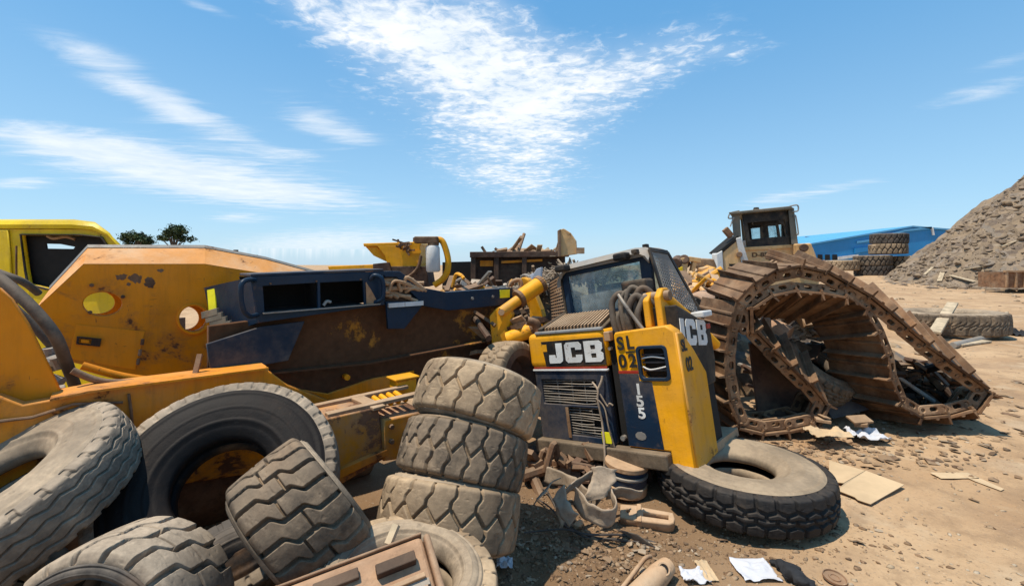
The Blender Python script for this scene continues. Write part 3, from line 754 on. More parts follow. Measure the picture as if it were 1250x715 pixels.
# main rail
wreck_plate('frame_rail', [(-90,640),(-90,470),(0,484),(28,494),(62,488),(110,478),(325,450),(352,470),(430,500),(420,560),(165,600)], [], CC, .09, M['orange_worn'], W_, .008)
b = MB(); p = [onp(*q, CC)+ZV*.001 for q in ((62,487),(110,477),(325,449))]
b.strip([q+NV*.06+ZV*.012 for q in p], [q-NV*.16+ZV*.012 for q in p]); b.strip([q+NV*.06 for q in p], [q-NV*.16 for q in p]); b.strip([q+NV*.06 for q in p],[q+NV*.06+ZV*.012 for q in p])
b.build('rail_flange', M['orange_worn'], W_)
MB().tube([onp(p[0],p[1],CC)+NV*.02 for p in ((-20,515),(40,508),(90,492),(150,490))], .008, 6).tube([onp(p[0],p[1],CC)+NV*.012 for p in ((157,480),(160,500),(163,545))], .008, 6).build('weld_seam', M['rust'], W_)
# skirt and belly below the rail, rusty brown
wreck_plate('skirt_plate', [(-90,560),(200,545),(430,505),(470,640),(470,700),(100,760),(-90,760)], [], CC-.20, .04, M['darkrust'], W_)
MB().lathe([(.0,-.9),(.26,-.9),(.27,-.85),(.27,.85),(.26,.9),(0,.9)], axis_frame(onp(300,600,CC)-NV*.32, DV), 36).build('axle_tube', M['rust'], W_, smooth=True)
# greasy flank below the cabinet
wreck_plate('flank_plate', [(254,398),(330,388),(480,366),(640,360),(640,425),(560,458),(505,474),(395,510),(330,470),(254,470)], [], CB_-.06, .05, M['grease'], W_, .006)
wreck_plate('lower_flank', [(336,470),(400,480),(452,462),(505,452),(505,474),(395,509)], [], CB_-.05, .03, M['orange_worn'], W_, .006, .012)
a0 = [onp(*q, CB_-.02) for q in ((330,452),(450,440),(640,405))]; a1 = [onp(*q, CB_+.03) for q in ((330,455),(450,443),(640,408))]
b = MB(); b.strip(a0, a1); b.strip([q-ZV*.01-NV*.004 for q in a0],[q-ZV*.012 for q in a1]); b.strip(a1,[q-ZV*.012 for q in a1]); b.build('flank_ledge', M['grease'], W_)
MB().cyl(onp(421,459,CB_-.035), onp(421,459,CB_)+NV*.05, .022, 12).build('boss', M['orange'], W_)
# lower beam and end block
wreck_plate('lower_beam', [(395,512),(462,497),(469,560),(405,598)], [], CE, .26, M['beam'], W_, .008)
wreck_plate('beam_flange', [(395,578),(469,546),(470,553),(395,590)], [], CE, .30, M['orange_worn'], W_, .004, .04)
e = wreck_plate('end_block', [(469,513),(520,502),(520,556),(469,563)], [], CE+.03, .30, M['beam'], W_, .01)
q = [onp(*p, CE+.03) for p in ((440,500),(508,483),(520,498),(469,510))]
b = MB(); b.bar(onp(402,509,CE)-NV*.05, onp(520,481,CE)-NV*.05, .06, .025).bar(onp(402,509,CE)-NV*.27, onp(520,481,CE)-NV*.27, .05, .025)
b.bar(onp(455,496,CE)-NV*.30, onp(462,497,CE)+NV*.02, .09, .02); b.build('beam_top', M['tanrust'], W_, bevel=.004)
for k in range(4): MB().cyl(onp(474+k*9,494-k*2.2,CE)-NV*.22, onp(474+k*9,497-k*2.2,CE)-NV*.06, .018, 8).build('spacer_tube', M['amber'], W_, smooth=True)
for (px,py) in ((477,520),(477,538),(500,512)): MB().cyl(onp(px,py,CE+.03), onp(px,py,CE+.03)+NV*.025, .016, 6).build('bolt', M['rust'], W_)
MB().cyl(onp(500,528,CE)-NV*.05, onp(500,528,CE)+NV*.10, .07, 20).build('pin', M['steel'], W_, bevel=.008)
b = MB(); b.box(onp(492,470,CE-.34), (.16,.12,.10), Matrix((DV,-NV,ZV)).transposed()); b.box(onp(492,463,CE-.34)+ZV*.02, (.20,.15,.015), Matrix((DV,-NV,ZV)).transposed()); b.build('lug_block', M['amber'], W_, bevel=.006)
# rods, pipes behind the rail
def hose(name, pts, r, mat, parent=W_, n=10): return MB().tube(spline(pts,8), r, n).build(name, M[mat], parent, smooth=True)
hose('hose', [at(-30,318,2.55),at(0,340,2.5),at(36,372,2.48),at(66,408,2.5),at(80,440,2.6),at(92,472,2.75)], .029, 'hose')
hose('hose', [at(-20,352,2.6),at(12,372,2.6),at(45,402,2.65),at(72,432,2.7)], .024, 'hose')
hose('hose', [at(-30,322,2.9),at(2,334,2.9),at(28,344,2.95),at(47,358,3.05)], .022, 'hose')
hose('hose', [at(-20,382,2.35),at(0,399,2.32),at(24,428,2.35),at(38,455,2.42),at(47,482,2.46)], .026, 'hose')
for (p, q, r) in (((60,424,2.66),(64,452,2.68),.030),((71,434,2.62),(78,448,2.64),.040),((62,461,2.6),(76,466,2.6),.026),((58,478,2.45),(80,474,2.5),.024),((62,440,2.66),(76,440,2.64),.034)):
    MB().cyl(at(*p), at(*q), r, 12).build('hose_coupling', M['steel'], W_, bevel=.004)
hose('hydraulic_pipe', [onp(88,452,CC-.12),onp(130,466,CC-.12),onp(200,463,CC-.12),onp(245,458,CC-.12)], .018, 'rust')
hose('hydraulic_pipe', [onp(100,446,CC-.25),onp(160,461,CC-.25),onp(240,468,CC-.25)], .022, 'orange')
MB().bar(onp(244,432,CC-.1), onp(236,466,CC-.05), .03,.012).build('stay', M['rust'], W_)
MB().tube([onp(108,474,CC-.12),onp(150,466,CC-.14),onp(205,462,CC-.14)], .012, 8).build('cable', M['hose'], W_, smooth=True)

# ------------------------------------------------------------------ navy cabinet lying on the wreck
K = thing('engine_cabinet', 'battered navy blue steel cabinet with two open bays lying on the orange frame', 'steel cabinet', onp(380,400,-3.45))
c0 = -3.42
def P(px,py,off=0): return onp(px,py,c0)-NV*off
O4 = [(306,338),(468,331),(470,372),(316,394)]
wreck_plate('front_panel', O4, [[(321,349),(387.5,345),(388.5,376),(323,381)],[(391,345),(443,342.5),(445.5,371.5),(391.5,375.8)]], c0, .03, M['navy'], K, .004)
dp = .34
top = [P(306,338), P(468,331), P(468,331,dp), P(306,338,dp)]
MB().prism([p+ZV*.002 for p in top], ZV*.018).build('lid', M['navy2'], K, bevel=.004)
MB().prism([P(321,381.5,.035), P(446,371,.035), P(446,371,dp), P(321,381.5,dp)], -ZV*.015).prism([P(306,339,dp), P(468,332,dp), P(470,372,dp), P(316,394,dp)], -NV*.02).prism([P(389.7,345,.035),P(389.7,345,dp),P(390.2,376,dp),P(390.2,376,.035)], DV*.012).build('bay_shade_lining', M['void'], K)
MB().prism([P(468,333,.035),P(468,333,dp),P(470,372,dp),P(470,372,.035)], DV*.02).build('end_panel', M['navy'], K)
# left end face: leans off to the left
L0 = [P(305.5,338.5), P(314,394), at(262,412,3.55), at(249,351,3.6)]
MB().prism(L0, (.02,.02,0)).build('side_panel', M['navy'], K)
s_ = MB(); s_.prism([at(254,354,3.50), at(263,352,3.47), at(265,377,3.44), at(256,379,3.47)], (-.004,-.006,0)); s_.build('sticker', M['stickerlemon'], K)
for k in range(4):
    a = at(247+5*k, 385+5.0*k, 3.42-.03*k); MB().bar(a, a+V((.20,-.13,.045)), .016, .05).build('louvre', M['dozergrey'], K, bevel=.003)
hose('grab_handle', [P(311,342),P(300,341,-.07),P(291,346,-.10),P(290,362,-.10),P(294,378,-.09),P(303,385,-.06),P(314,384)], .016, 'navy', K)
hose('grab_handle', [P(457,369),P(463,364,-.05),P(464,350,-.06),P(461,339,-.06),P(455,336,-.03),P(452,341)], .017, 'navy', K)
MB().bar(P(320,382,-.02), P(462,370.5,-.02), .035, .008).build('bay_lip', M['steel'], K)
MB().prism([P(446,344,-.004), P(452,353,-.004), P(462,371,-.004), P(447,371.5,-.004)], NV*.006).build('torn_flap', M['tanrust'], K)
hose('bracket', [P(396,373,.02),P(400,368,.02),P(405,369,.02)], .012, 'steel', K)
for q in ((330,346),(386,343),(440,341)): MB().cyl(P(*q,0), P(*q,-.008), .007, 8).build('bolt', M['rust'], K)
# lower navy skirt
wreck_plate('skirt', [(252,420),(318,399),(372,392),(352,440),(258,457)], [], c0-.03, .03, M['navy2'], K)
# arm reaching right
wreck_plate('arm', [(466,331),(488,331),(516,351),(545,356.5),(626,351),(626,371),(548,379),(515,373),(515,371),(514,369),(484,338),(470,338)], [], c0, .06, M['navy'], K, .004)
wreck_plate('flag_plate', [(471,368),(515,368),(514,374),(493,401),(473,401)], [], c0, .03, M['navy'], K, .003, .012)
MB().bar(P(472,372.5,-.03), P(514,369.5,-.03), .02, .035).build('flag_trim', M['white'], K)
MB().prism([P(470,338,.05),P(484,338,.05),P(514,369,.05),P(471,369,.05)], -NV*.03).build('arm_web', M['darkrust'], K)
wreck_plate('sticker', [(610,354),(622,353.3),(622,363),(610,363.6)], [], c0, .005, M['stickerlemon'], K, .001, .005)
for q in ((576,364),(601,362)): MB().cyl(P(*q,0), P(*q,-.015), .014, 10).build('bolt', M['steel'], K)
# coiled pipes in the opening of the arm
o = MB(); rr = random.Random(4)
for k in range(9):
    x, y = rr.uniform(470,500), rr.uniform(345,366); a = P(x,y,rr.uniform(-.0,.04))
    o.tube(spline([a, a+V((rr.uniform(-.1,.1),rr.uniform(-.02,.02),rr.uniform(0,.08))), a+DV*rr.uniform(.1,.22)+ZV*rr.uniform(-.06,.05)],6), rr.uniform(.012,.022), 8)
o.build('pipework', M['tanrust'], K, smooth=True)

# ------------------------------------------------------------------ lemon yellow lorry cab behind
L = thing('lorry_cab', 'lemon yellow lorry cab with an empty dark window at the left edge', 'lorry cab', at(60,330,6.2)-V((0,0,1.4)))
YC = 6.0
def lp(px,py,dy=0): return at(px,py,YC+dy)
O = lp(60,340)
def lplate(name, outer, holes, depth, mat, dy=0, bevel=.01, par=L):
    f = lambda p: ((lp(*p)-O).x, (lp(*p)-O).z)
    mw = frame(O+V((0,dy+depth/2,0)), V((1,0,0)), V((0,0,1)), V((0,-1,0)))
    return plate(name, [[f(p) for p in outer]]+[[f(p) for p in h] for h in holes], depth, mat, par, mw, bevel)
win = [(27,287),(100,287.5),(124,290),(131,300),(128,350),(60,352),(36,346),(33,330)]
lplate('side_wall', [(-90,278),(15,279),(112,279),(128,283),(146,300),(152,330),(152,470),(-90,520)], [win], .05, M['lemon'])
lplate('door', [(-80,281),(12,281),(17,345),(22,430),(-80,460)], [], .03, M['lemon'], -.032, .01)
lplate('window_seal', [(25.5,285.5),(101,286),(126,289),(133,300),(130,352),(58,354),(34,348),(31,330)], [win], .02, M['black'], -.022, .004)
# roof, a rounded cap
b = MB(); prof = []
for (dy, dz) in ((-.03,0),(-.035,.05),(0,.10),(.10,.13),(.4,.15),(.7,.12),(.78,.05),(.79,0)):
    sx_ = -.92*max(0,dy); prof.append([lp(-95,279)+V((sx_,dy,dz)), lp(90,279)+V((sx_,dy,dz)), lp(116,280.5)+V((sx_,dy,dz*.85)), lp(134,288)+V((sx_,dy,dz*.4-.0)), lp(147,301)+V((sx_,dy,0))])
for i in range(len(prof)-1): b.strip(prof[i], prof[i+1])
b.build('roof', M['lemon'], L, smooth=True, angle=50)
MB().prism([lp(153,332,.06),lp(147,300,.06),lp(147,300,.06)+V((-.65,.7,0)),lp(153,332,.06)+V((-.65,.7,0))], (-.03,0,0)).build('front_pillar', M['lemon'], L)
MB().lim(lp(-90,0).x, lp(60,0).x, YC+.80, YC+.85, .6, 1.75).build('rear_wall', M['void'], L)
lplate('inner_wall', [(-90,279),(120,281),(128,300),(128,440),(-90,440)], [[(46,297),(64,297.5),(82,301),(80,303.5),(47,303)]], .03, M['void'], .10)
hose('wiring', [lp(58,288,.1),lp(66,291,.1),lp(80,289,.1),lp(92,292,.1)], .02, 'tanrust', L)
MB().bar(lp(20,430,-.05), lp(20,300,-.05), .02,.01).build('door_gap', M['rust'], L)
lplate('grab_rail', [(112,350),(146,345),(146,349),(112,354)], [], .04, M['lemon'], -.06, .01)
MB().lim(lp(-90,0).x, lp(140,0).x, YC+.05, YC+1.3, .03, .75).build('cab_base', M['darkrust'], L)
# ------------------------------------------------------------------ the skid steer digger
R_ = V((.71,-.685,.164)).normalized(); F_ = V((.694,.72,0)).normalized(); F_ = (F_-R_*F_.dot(R_)).normalized(); U_ = R_.cross(F_)
OJ = V((1.22,3.05,.249)); MJ = frame(OJ, R_, F_, U_)
J = thing('digger', 'yellow and navy skid steer digger with meshed cab, missing wheels, sunk among scrap', 'skid steer loader', M=MJ)
def jb(name, mat, parent=J, bevel=.006, **k):
    return lambda b: b.build(name, M[mat], parent, bevel=bevel, **k)
def B(): return MB(MJ)
def jplate(name, outer, holes, depth, mat, parent, f, bevel=.004):      # in the rear plane: outline as (r,u)
    mw = MJ @ frame(V((0,f+depth/2,0)), V((1,0,0)), V((0,0,1)), V((0,-1,0)))
    return plate(name, [outer]+holes, depth, M[mat], parent, mw, bevel)
def sideplate(name, outer, holes, depth, mat, parent, r, bevel=.004):   # in the right side plane: outline as (f,u)
    mw = MJ @ frame(V((r-depth/2,0,0)), V((0,1,0)), V((0,0,1)), V((1,0,0)))
    return plate(name, [outer]+holes, depth, M[mat], parent, mw, bevel)
def rr_(x0,x1,y0,y1,r=.03,n=4):
    o=[]
    for cx,cy,a in ((x1-r,y1-r,0),(x0+r,y1-r,90),(x0+r,y0+r,180),(x1-r,y0+r,270)):
        for k in range(n+1):
            t=math.radians(a+90*k/n); o.append((cx+r*math.cos(t), cy+r*math.sin(t)))
    return o
# chassis core and bumper
B().lim(-1.30,-.04,.42,.62,.02,.90).lim(-1.25,-.50,.621,1.6,.02,.90).build('chassis', M['void'], J)
B().lim(-1.36,-.16,-.07,.04,-.035,.075).build('bumper', M['bumper'], J, bevel=.012)
B().lim(-1.34,-.02,.045,.9,-.03,.03).build('belly_plate', M['tanrust'], J)
# left engine door: yellow head, navy grille
h = B(); h.lim(-1.38,-.575,0,.36,.66,.955); hood = h.build('engine_cover', M['amber'], J, bevel=.045, seg=4)
jplate('grille_frame', rr_(-1.33,-.60,.075,.635,.02), [rr_(-1.27,-.70,.36,.565,.012), rr_(-1.02,-.70,.12,.345,.012)], .05, 'navy2', J, .0)
b = B()
rj = random.Random(2)
for k in range(9):
    u0 = .378+k*.0215; b.tube(spline([(-1.272,.023,u0),(-1.1,.023-rj.random()*.012,u0+rj.uniform(-.005,.004)),(-.85,.023-rj.random()*.03,u0+rj.uniform(-.010,.006)),(-.698,.023,u0+rj.uniform(-.012,.003))],4), .0042, 5)
for k in range(11):
    u0 = .133+k*.0205; b.tube(spline([(-1.022,.023,u0),(-.88,.023-rj.random()*.02,u0+rj.uniform(-.008,.005)),(-.698 if k not in (4,5,9) else -.78,.023-rj.random()*.02,u0+rj.uniform(-.012,.004))],4), .0042, 5)
for r0 in (-1.12,-.97,-.84): b.lim(r0,r0+.008,.029,.036,.36,.565)
for r0 in (-.92,-.80): b.lim(r0,r0+.008,.029,.036,.12,.345)
b.build('grille_slats', M['steel'], J)
B().lim(-1.33,-.60,.055,.075,.08,.64).build('grille_shade_backing', M['void'], J)  # near-black panel added behind the grille to paint its shaded depth
B().lim(-1.035,-1.005,-.008,-.002,.10,.34).build('torn_edge', M['tanrust'], J)
jplate('grille_trim', [(-1.34,.636),(-.575,.636),(-.575,.652),(-1.34,.652)], [], .03, 'white', J, -.012)
# logo plate and stripe
lg = jplate('logo_plate', [(-1.215,.885),(-.578,.893),(-.578,.682),(-1.185,.672)], [], .006, 'black', J, -.006, .001)
jplate('red_stripe', [(-1.33,.654),(-.578,.654),(-.578,.670),(-1.33,.670)], [], .006, 'red', J, -.006, .001)
def poly_letters(parent, M0, mat, strokes, th=.004):
    for nm, outer, holes in strokes:
        plate(nm, [outer]+holes, th, M[mat], parent, M0, .0005)
def jcb(parent, M0, sx, sy, mat='letterwhite'):
    """blocky three-letter mark; unit height, ~2.9 wide, origin at lower left"""
    def s(p): return [(x*sx, y*sy) for x, y in p]
    J_ = [(.0,.0),(.62,.0),(.78,.10),(.80,.24),(.80,1.0),(.44,1.0),(.44,.27),(.36,.27),(.36,.42),(.0,.42),(-.02,.12)]
    C_ = [(.12,0),(.80,0),(.94,.14),(.94,.38),(.60,.38),(.60,.26),(.36,.26),(.36,.74),(.60,.74),(.60,.62),(.94,.62),(.94,.86),(.80,1),(.12,1),(0,.88),(0,.12)]
    B2 = [(0,0),(.80,0),(.96,.13),(.96,.40),(.84,.51),(.95,.62),(.95,.88),(.80,1),(0,1)]
    hb = [[(.34,.20),(.60,.20),(.60,.41),(.34,.41)], [(.34,.60),(.59,.60),(.59,.80),(.34,.80)]]
    sh = lambda P, d: [(x+d, y) for x, y in P]
    poly_letters(parent, M0, mat, [('lettering', s(sh(J_,.0)), []), ('lettering', s(sh(C_,.95)), []), ('lettering', s(sh(B2,2.03)), [s(sh(q,2.03)) for q in hb])])
Mlg = MJ @ frame(V((-1.135,-.009,.700)), V((1,0,.012)).normalized(), V((0,0,1)), V((0,-1,0)))
jcb(lg, Mlg, .182, .165)
MB(MJ).lim(-1.205,-1.155,-.008,-.0065,.80,.86).build('logo_mark', M['amber'], lg)
# sloping hood grille in front of the rear window
B().prism([(-1.30,.03,.955),(-.60,.03,.955),(-.62,.36,1.075),(-1.20,.36,1.075)], (0,0,-.05)).build('hood', M['black'], J, bevel=.01)
b = B()
for k in range(17):
    r0 = -1.21+k*.035; b.prism([(r0,.06,.9735),(r0+.017,.06,.9735),(r0*.9-.085+.017,.34,1.074),(r0*.9-.085,.34,1.074)], (0,0,.024))
b.build('hood_slats', M['tanrust'], J)
B().lim(-1.28,-.585,-.004,.035,.945,.972).build('hood_lip', M['grey'], J, bevel=.008)
B().prism([(-1.285,.05,.96),(-1.235,.05,.96),(-1.17,.38,1.085),(-1.22,.38,1.085)], (0,0,.035)).build('hood_rim', M['black'], J, bevel=.006)
MB(MJ).tube(spline([(-1.34,.12,.93),(-1.345,.12,1.0),(-1.35,.10,1.05),(-1.39,.04,1.08)],6), [.042]*13+[.04]*6, 14, cap=False).build('exhaust_pipe', M['rust'], J, smooth=True)
# dark gap with latch gear
B().lim(-.572,-.515,.06,.10,.03,.93).build('door_gap', M['void'], J)
MB(MJ).cyl((-.55,.055,.80),(-.55,.02,.80),.014,10).build('bolt', M['steel'], J)
MB(MJ).cyl((-.545,.055,.13),(-.545,.02,.13),.02,10).build('bolt', M['steel'], J)
B().lim(-.572,-.52,.0,.055,.86,.93).build('hinge_post', M['tanrust'], J, bevel=.004)
# right counterweight block with its vent
blk = jplate('tail_block', [(-.485,.08),(-.165,.08),(-.165,-.04),(0,-.04),(.0,.90),(-.06,.945),(-.47,.92),(-.485,.90)], [rr_(-.300,-.085,.575,.80,.03)], .10, 'amber', J, .0, .012)
B().prism([(-.49,.101,.885),(-.06,.101,.90),(-.03,.40,.90),(-.49,.40,.885)], (0,0,.035)).build('block_top', M['amber_worn'], J, bevel=.01)
jplate('vent_frame', rr_(-.312,-.073,.562,.812,.035), [rr_(-.290,-.095,.585,.79,.025)], .03, 'navy', J, -.012)
b = B()
for k in range(3): b.lim(-.298,-.088,.045,.06,.625+k*.055,.637+k*.055)
b.build('vent_bars', M['navy2'], J); B().lim(-.31,-.08,.085,.099,.56,.82).build('vent_shade_backing', M['void'], J)
b = B(); b.tube(spline([(-.285,.02,.66),(-.22,.01,.64),(-.10,.02,.66)],6), .006, 6).tube(spline([(-.285,.02,.72),(-.2,.015,.73),(-.10,.02,.715)],6), .006, 6).build('vent_wire', M['white'], J, smooth=True)
nv = jplate('navy_panel', [(-.48,.09),(-.205,.09),(-.222,.555),(-.318,.562),(-.318,.612),(-.48,.612)], [], .006, 'navy2', J, -.006, .001)
jplate('red_stripe', [(-.482,.615),(-.318,.615),(-.318,.636),(-.482,.636)], [], .006, 'red', J, -.006, .001)
def jtext(body, r, u, size, mat, parent, bold=.006, sx=1.15):
    return text('lettering', body, size, M[mat], parent, MJ @ frame(V((r,-.0085,u)), V((1,0,0)), V((0,0,1)), V((0,-1,0))), bold, .001, sx)
jtext('S', -.430, .832, .135, 'letterblack', blk, .004, 1.0)
jtext('L', -.350, .836, .135, 'letterblack', blk, .004, .95)
jtext('0', -.432, .702, .135, 'letterblack', blk, .004, 1.0); jtext('2', -.348, .704, .135, 'letterblack', blk, .004, 1.0)
jplate('letter_rule', [(-.400,.766),(-.325,.766),(-.325,.776),(-.400,.776)], [], .004, 'letterblack', blk, -.004, .0005)
for ch, u in (('1',.500),('5',.415),('5',.330)): jtext(ch, -.335, u, .108, 'letterwhite', nv, .003, 1.2)
jplate('scuff_mark', ell(-.37,.17,.045,.03,9), [], .003, 'steel', nv, -.0085, .0005)
# right side: yellow tail end and the dark loader arm with the mark
sp_ = sideplate('side_panel', [(.012,-.04),(.38,-.01),(.40,.56),(.25,.74),(.10,.885),(.012,.89)], [], .06, 'amber_worn', J, .012, .01)
def stext(body, f, u, size, mat, parent, r, bold=.004, sx=.8):
    return text('lettering', body, size, M[mat], parent, MJ @ frame(V((r,f,u)), V((0,1,0)), V((0,0,1)), V((1,0,0))), bold, .001, sx)
stext('02', .125, .655, .13, 'letterblack', sp_, .0155); stext('SL', .085, .79, .11, 'letterblack', sp_, .0155)
B().prism([(-.20,.12,1.08),(-.20,.10,.45),(-.20,.60,.45),(-.20,.66,.62),(-.20,.66,.86),(-.20,.40,.98)], (.19,0,0)).build('loader_arm', M['black'], J, bevel=.012)
arm = [c for c in J.children if c.name.startswith('loader_arm')][0]
Mside = MJ @ frame(V((-.0075,.03,.80)), V((0,1,-.12)).normalized(), V((0,.12,1)).normalized(), V((1,0,0)))
jcb(arm, Mside, .175, .19)
B().lim(-.06,.04,.44,.62,.955,1.0).build('side_lamp', M['white'], J, bevel=.01)
B().lim(-.005,.01,.56,.62,.86,.90).build('reflector', M['red'], J, bevel=.006)
# cab
cr0, cr1, cf0, cf1 = -1.09, -.30, .36, 1.18
def cabsec(u, ins): return None
roofprof = [(-1.20,1.40),(-1.19,1.46),(-1.14,1.53),(-1.04,1.555),(-.42,1.575),(-.33,1.563),(-.285,1.54),(-.262,1.50)]
b = B(); n = len(roofprof)
fs = (.30,.34,.42,.66,.74); dz = (-.06,-.012,0,-.0,-.05)
rows = [[(r, f, u+d) for r, u in roofprof] for f, d in zip(fs, dz)]
for i in range(len(rows)-1): b.strip(rows[i], rows[i+1])
b.strip([(r*.97-.02, .335, u-.05) for r,u in roofprof], rows[0]); 
rf = b.build('cab_roof', M['grey'], J, smooth=True, angle=45)
jplate('roof_visor', [(-1.19,1.42),(-1.18,1.47),(-1.12,1.535),(-.42,1.555),(-.34,1.53),(-.28,1.47),(-.28,1.42),(-.33,1.485),(-1.12,1.475)], [], .03, 'grey', J, .335, .006)
win = [(-1.10,1.10),(-.385,1.10),(-.375,1.455),(-1.115,1.435)]
jplate('window_frame', [(-1.17,1.03),(-.30,1.03),(-.28,1.40),(-.30,1.50),(-1.16,1.50),(-1.18,1.40)], [win], .05, 'navy', J, .365, .006)
B().lim(-1.112,-.375,.385,.392,1.095,1.455).build('window_glass', M['glass'], J)
B().lim(-1.1,-.35,.90,.93,.9,1.05).build('cab_sill', M['navy'], J, bevel=.004)
for r0 in (-1.13,-.36): B().lim(r0,r0+.06,.68,.72,1.0,1.53).build('cab_post', M['navy'], J, bevel=.004)
B().lim(-1.06,-.37,.695,.702,1.05,1.50).build('front_window_glass', M['glass'], J)
B().lim(-1.0,-.62,.50,.62,.95,1.20).lim(-.96,-.66,.56,.63,1.20,1.32).build('seat', M['grey'], J, bevel=.03)
hose('control_lever', [MJ@V((-.52,.55,.95)), MJ@V((-.50,.52,1.12)), MJ@V((-.53,.50,1.25))], .014, 'black', J)
# expanded-metal side screens
def mesh_panel(name, quad, nu, nv, w, th, mat, parent, rim=.018):
    a, b_, c, d = [V(q) for q in quad]      # corners in order; woven diagonal bars
    nrm = (b_-a).cross(d-a).normalized(); bb = B()
    P2 = lambda s, t: a.lerp(b_, s).lerp(d.lerp(c, s), t)
    for k in range(nu):
        s = (k+.5)/nu; bb.bar(P2(s,0), P2(s,1), w, th, nrm)
    for k in range(nv):
        t = (k+.5)/nv; bb.bar(P2(0,t)+nrm*th*1.05, P2(1,t)+nrm*th*1.05, w, th, nrm)
    o = bb.build(name, M[mat], parent)
    r = B()
    for p, q in ((a,b_),(b_,c),(c,d),(d,a)): r.bar(p, q, rim*2, rim, nrm)
    r.build('screen_rim', M['black'], o, bevel=.004); return o
mesh_panel('side_screen', [(-.262,.345,1.53),(-.262,.66,1.51),(-.195,1.02,.93),(-.195,.345,1.10)], 15, 17, .010, .005, 'grey', J)
o = mesh_panel('rear_screen', [(-1.40,.42,1.05),(-1.19,.37,1.05),(-1.20,.37,1.46),(-1.37,.42,1.42)], 6, 13, .011, .006, 'tanrust', J, .016)
# roof lamps
for r0 in (-1.13,-.52):
    B().lim(r0,r0+.115,.20,.30,1.475,1.535).build('work_lamp', M['black'], J, bevel=.016)
B().lim(r0+.14,r0+.19,.26,.31,1.51,1.545).build('roof_clip', M['black'], J, bevel=.006)
B().lim(-.36,-.32,.42,.47,1.56,1.59).build('roof_clip', M['black'], J, bevel=.006)
# hydraulic hoses bunched over the tail block, boom pivot
rr = random.Random(9)
for k in range(7):
    r0 = -.50+k*.036; hh = 1.16+rr.uniform(-.05,.10); f0 = .10+rr.uniform(-.03,.05)
    MB(MJ).tube(spline([(r0-.01,f0,.88),(r0-.015,f0-.02,1.02),(r0+rr.uniform(-.02,.02),f0,hh-.03),(r0+.05,f0+.03,hh+.03),(r0+.11,f0+.06,hh-.04),(r0+.125,f0+.07,1.0),(r0+.12,f0+.08,.88)],7), .022+rr.uniform(-.004,.004), 10).build('hydraulic_hose', M['hose'], J, smooth=True)
MB(MJ).tube(spline([(-.42,.05,1.20),(-.36,.02,1.12),(-.30,.04,1.0),(-.24,.05,.90)],7), .013, 8).build('hydraulic_hose', M['steel'], J, smooth=True)
B().lim(-.46,-.24,.16,.30,1.20,1.30).build('valve_block', M['black'], J, bevel=.02)
Mp = MJ
for (r0, mat, top) in ((-.245,'amber',1.19),(-.15,'amber',1.21)):
    B().prism([(r0,.06,.93),(r0,.24,.93),(r0,.26,top-.03),(r0,.22,top),(r0,.14,top),(r0,.07,top-.06)], (.05,0,0)).build('boom_bracket', M[mat], J, bevel=.014, seg=3)
MB(MJ).cyl((-.27,.16,1.15),(-.06,.16,1.15),.038,16).build('pivot_pin', M['tanrust'], J, bevel=.006)
MB(MJ).tube([(-.12,.16,1.15),(-.10,.5,.95),(-.09,.9,.70)],.045,14).build('lift_cylinder', M['amber'], J, smooth=True)
# left boom with its cylinders
def jw(name, pts, r, mat='amber'): return MB().tube(pts, r, 16).build(name, M[mat], J, smooth=True)
b = MB(); Q = [at(*p) for p in ((597,386,4.35),(600,420,4.35),(612,425,4.35),(630,418,4.4),(622,398,4.4),(625,384,4.4),(621,375,4.4),(606,375,4.4))]
b.prism(Q, (.03,.10,0)).build('boom_link', M['amber'], J, bevel=.015)
jw('lift_cylinder', [at(612,381,4.4), at(640,361,4.5)], .052, 'amber_worn'); jw('lift_cylinder', [at(634,364,4.48), at(662,345,4.6)], .080)
for (p, q, r) in (((632,365.5,4.47),(636,363,4.49),.090),((657,348,4.58),(661,345.5,4.6),.088),((650,402,4.32),(654,400,4.31),.078)):
    MB().cyl(at(*p), at(*q), r, 20).build('gland', M['rust'], J, bevel=.006)
jw('tilt_cylinder', [at(620,414,4.35), at(660,398,4.3)], .070)
MB().cyl(at(612,381,4.33), at(612,381,4.55), .03, 12).build('pivot_pin', M['tanrust'], J)
b = MB(); b.prism([at(*p) for p in ((632,346,4.75),(637,338,4.75),(645,341,4.75),(660,378,4.7),(672,425,4.7),(648,425,4.7),(646,378,4.75))], (.05,.12,0)).build('boom_tower', M['amber'], J, bevel=.012)
hose('hydraulic_hose', [at(622,352,4.7),at(626,344,4.65),at(634,342,4.65),at(636,350,4.65),at(628,356,4.65),at(622,352,4.62)], .022, 'tanrust', J)
# cords caught on the grille
hose('loose_cord', [MJ@V(p) for p in ((-.72,-.02,.55),(-.66,-.05,.50),(-.665,-.06,.42),(-.66,-.05,.25),(-.645,-.09,.05),(-.66,-.10,-.06))], .008, 'belt', J)
hose('loose_cord', [MJ@V(p) for p in ((-.70,-.03,.40),(-.67,-.06,.43),(-.62,-.05,.36),(-.60,-.06,.22),(-.585,-.04,.08))], .006, 'belt', J)
hose('loose_cord', [MJ@V(p) for p in ((-.645,-.05,.47),(-.60,-.04,.38),(-.57,-.05,.40),(-.55,-.04,.385))], .007, 'belt', J)
hose('loose_cord', [MJ@V(p) for p in ((-.66,-.05,.50),(-.63,-.03,.56),(-.62,-.02,.60))], .009, 'belt', J)
B().lim(-.675,-.595,-.055,-.045,.105,.185).build('tag', M['stickerlemon'], J)
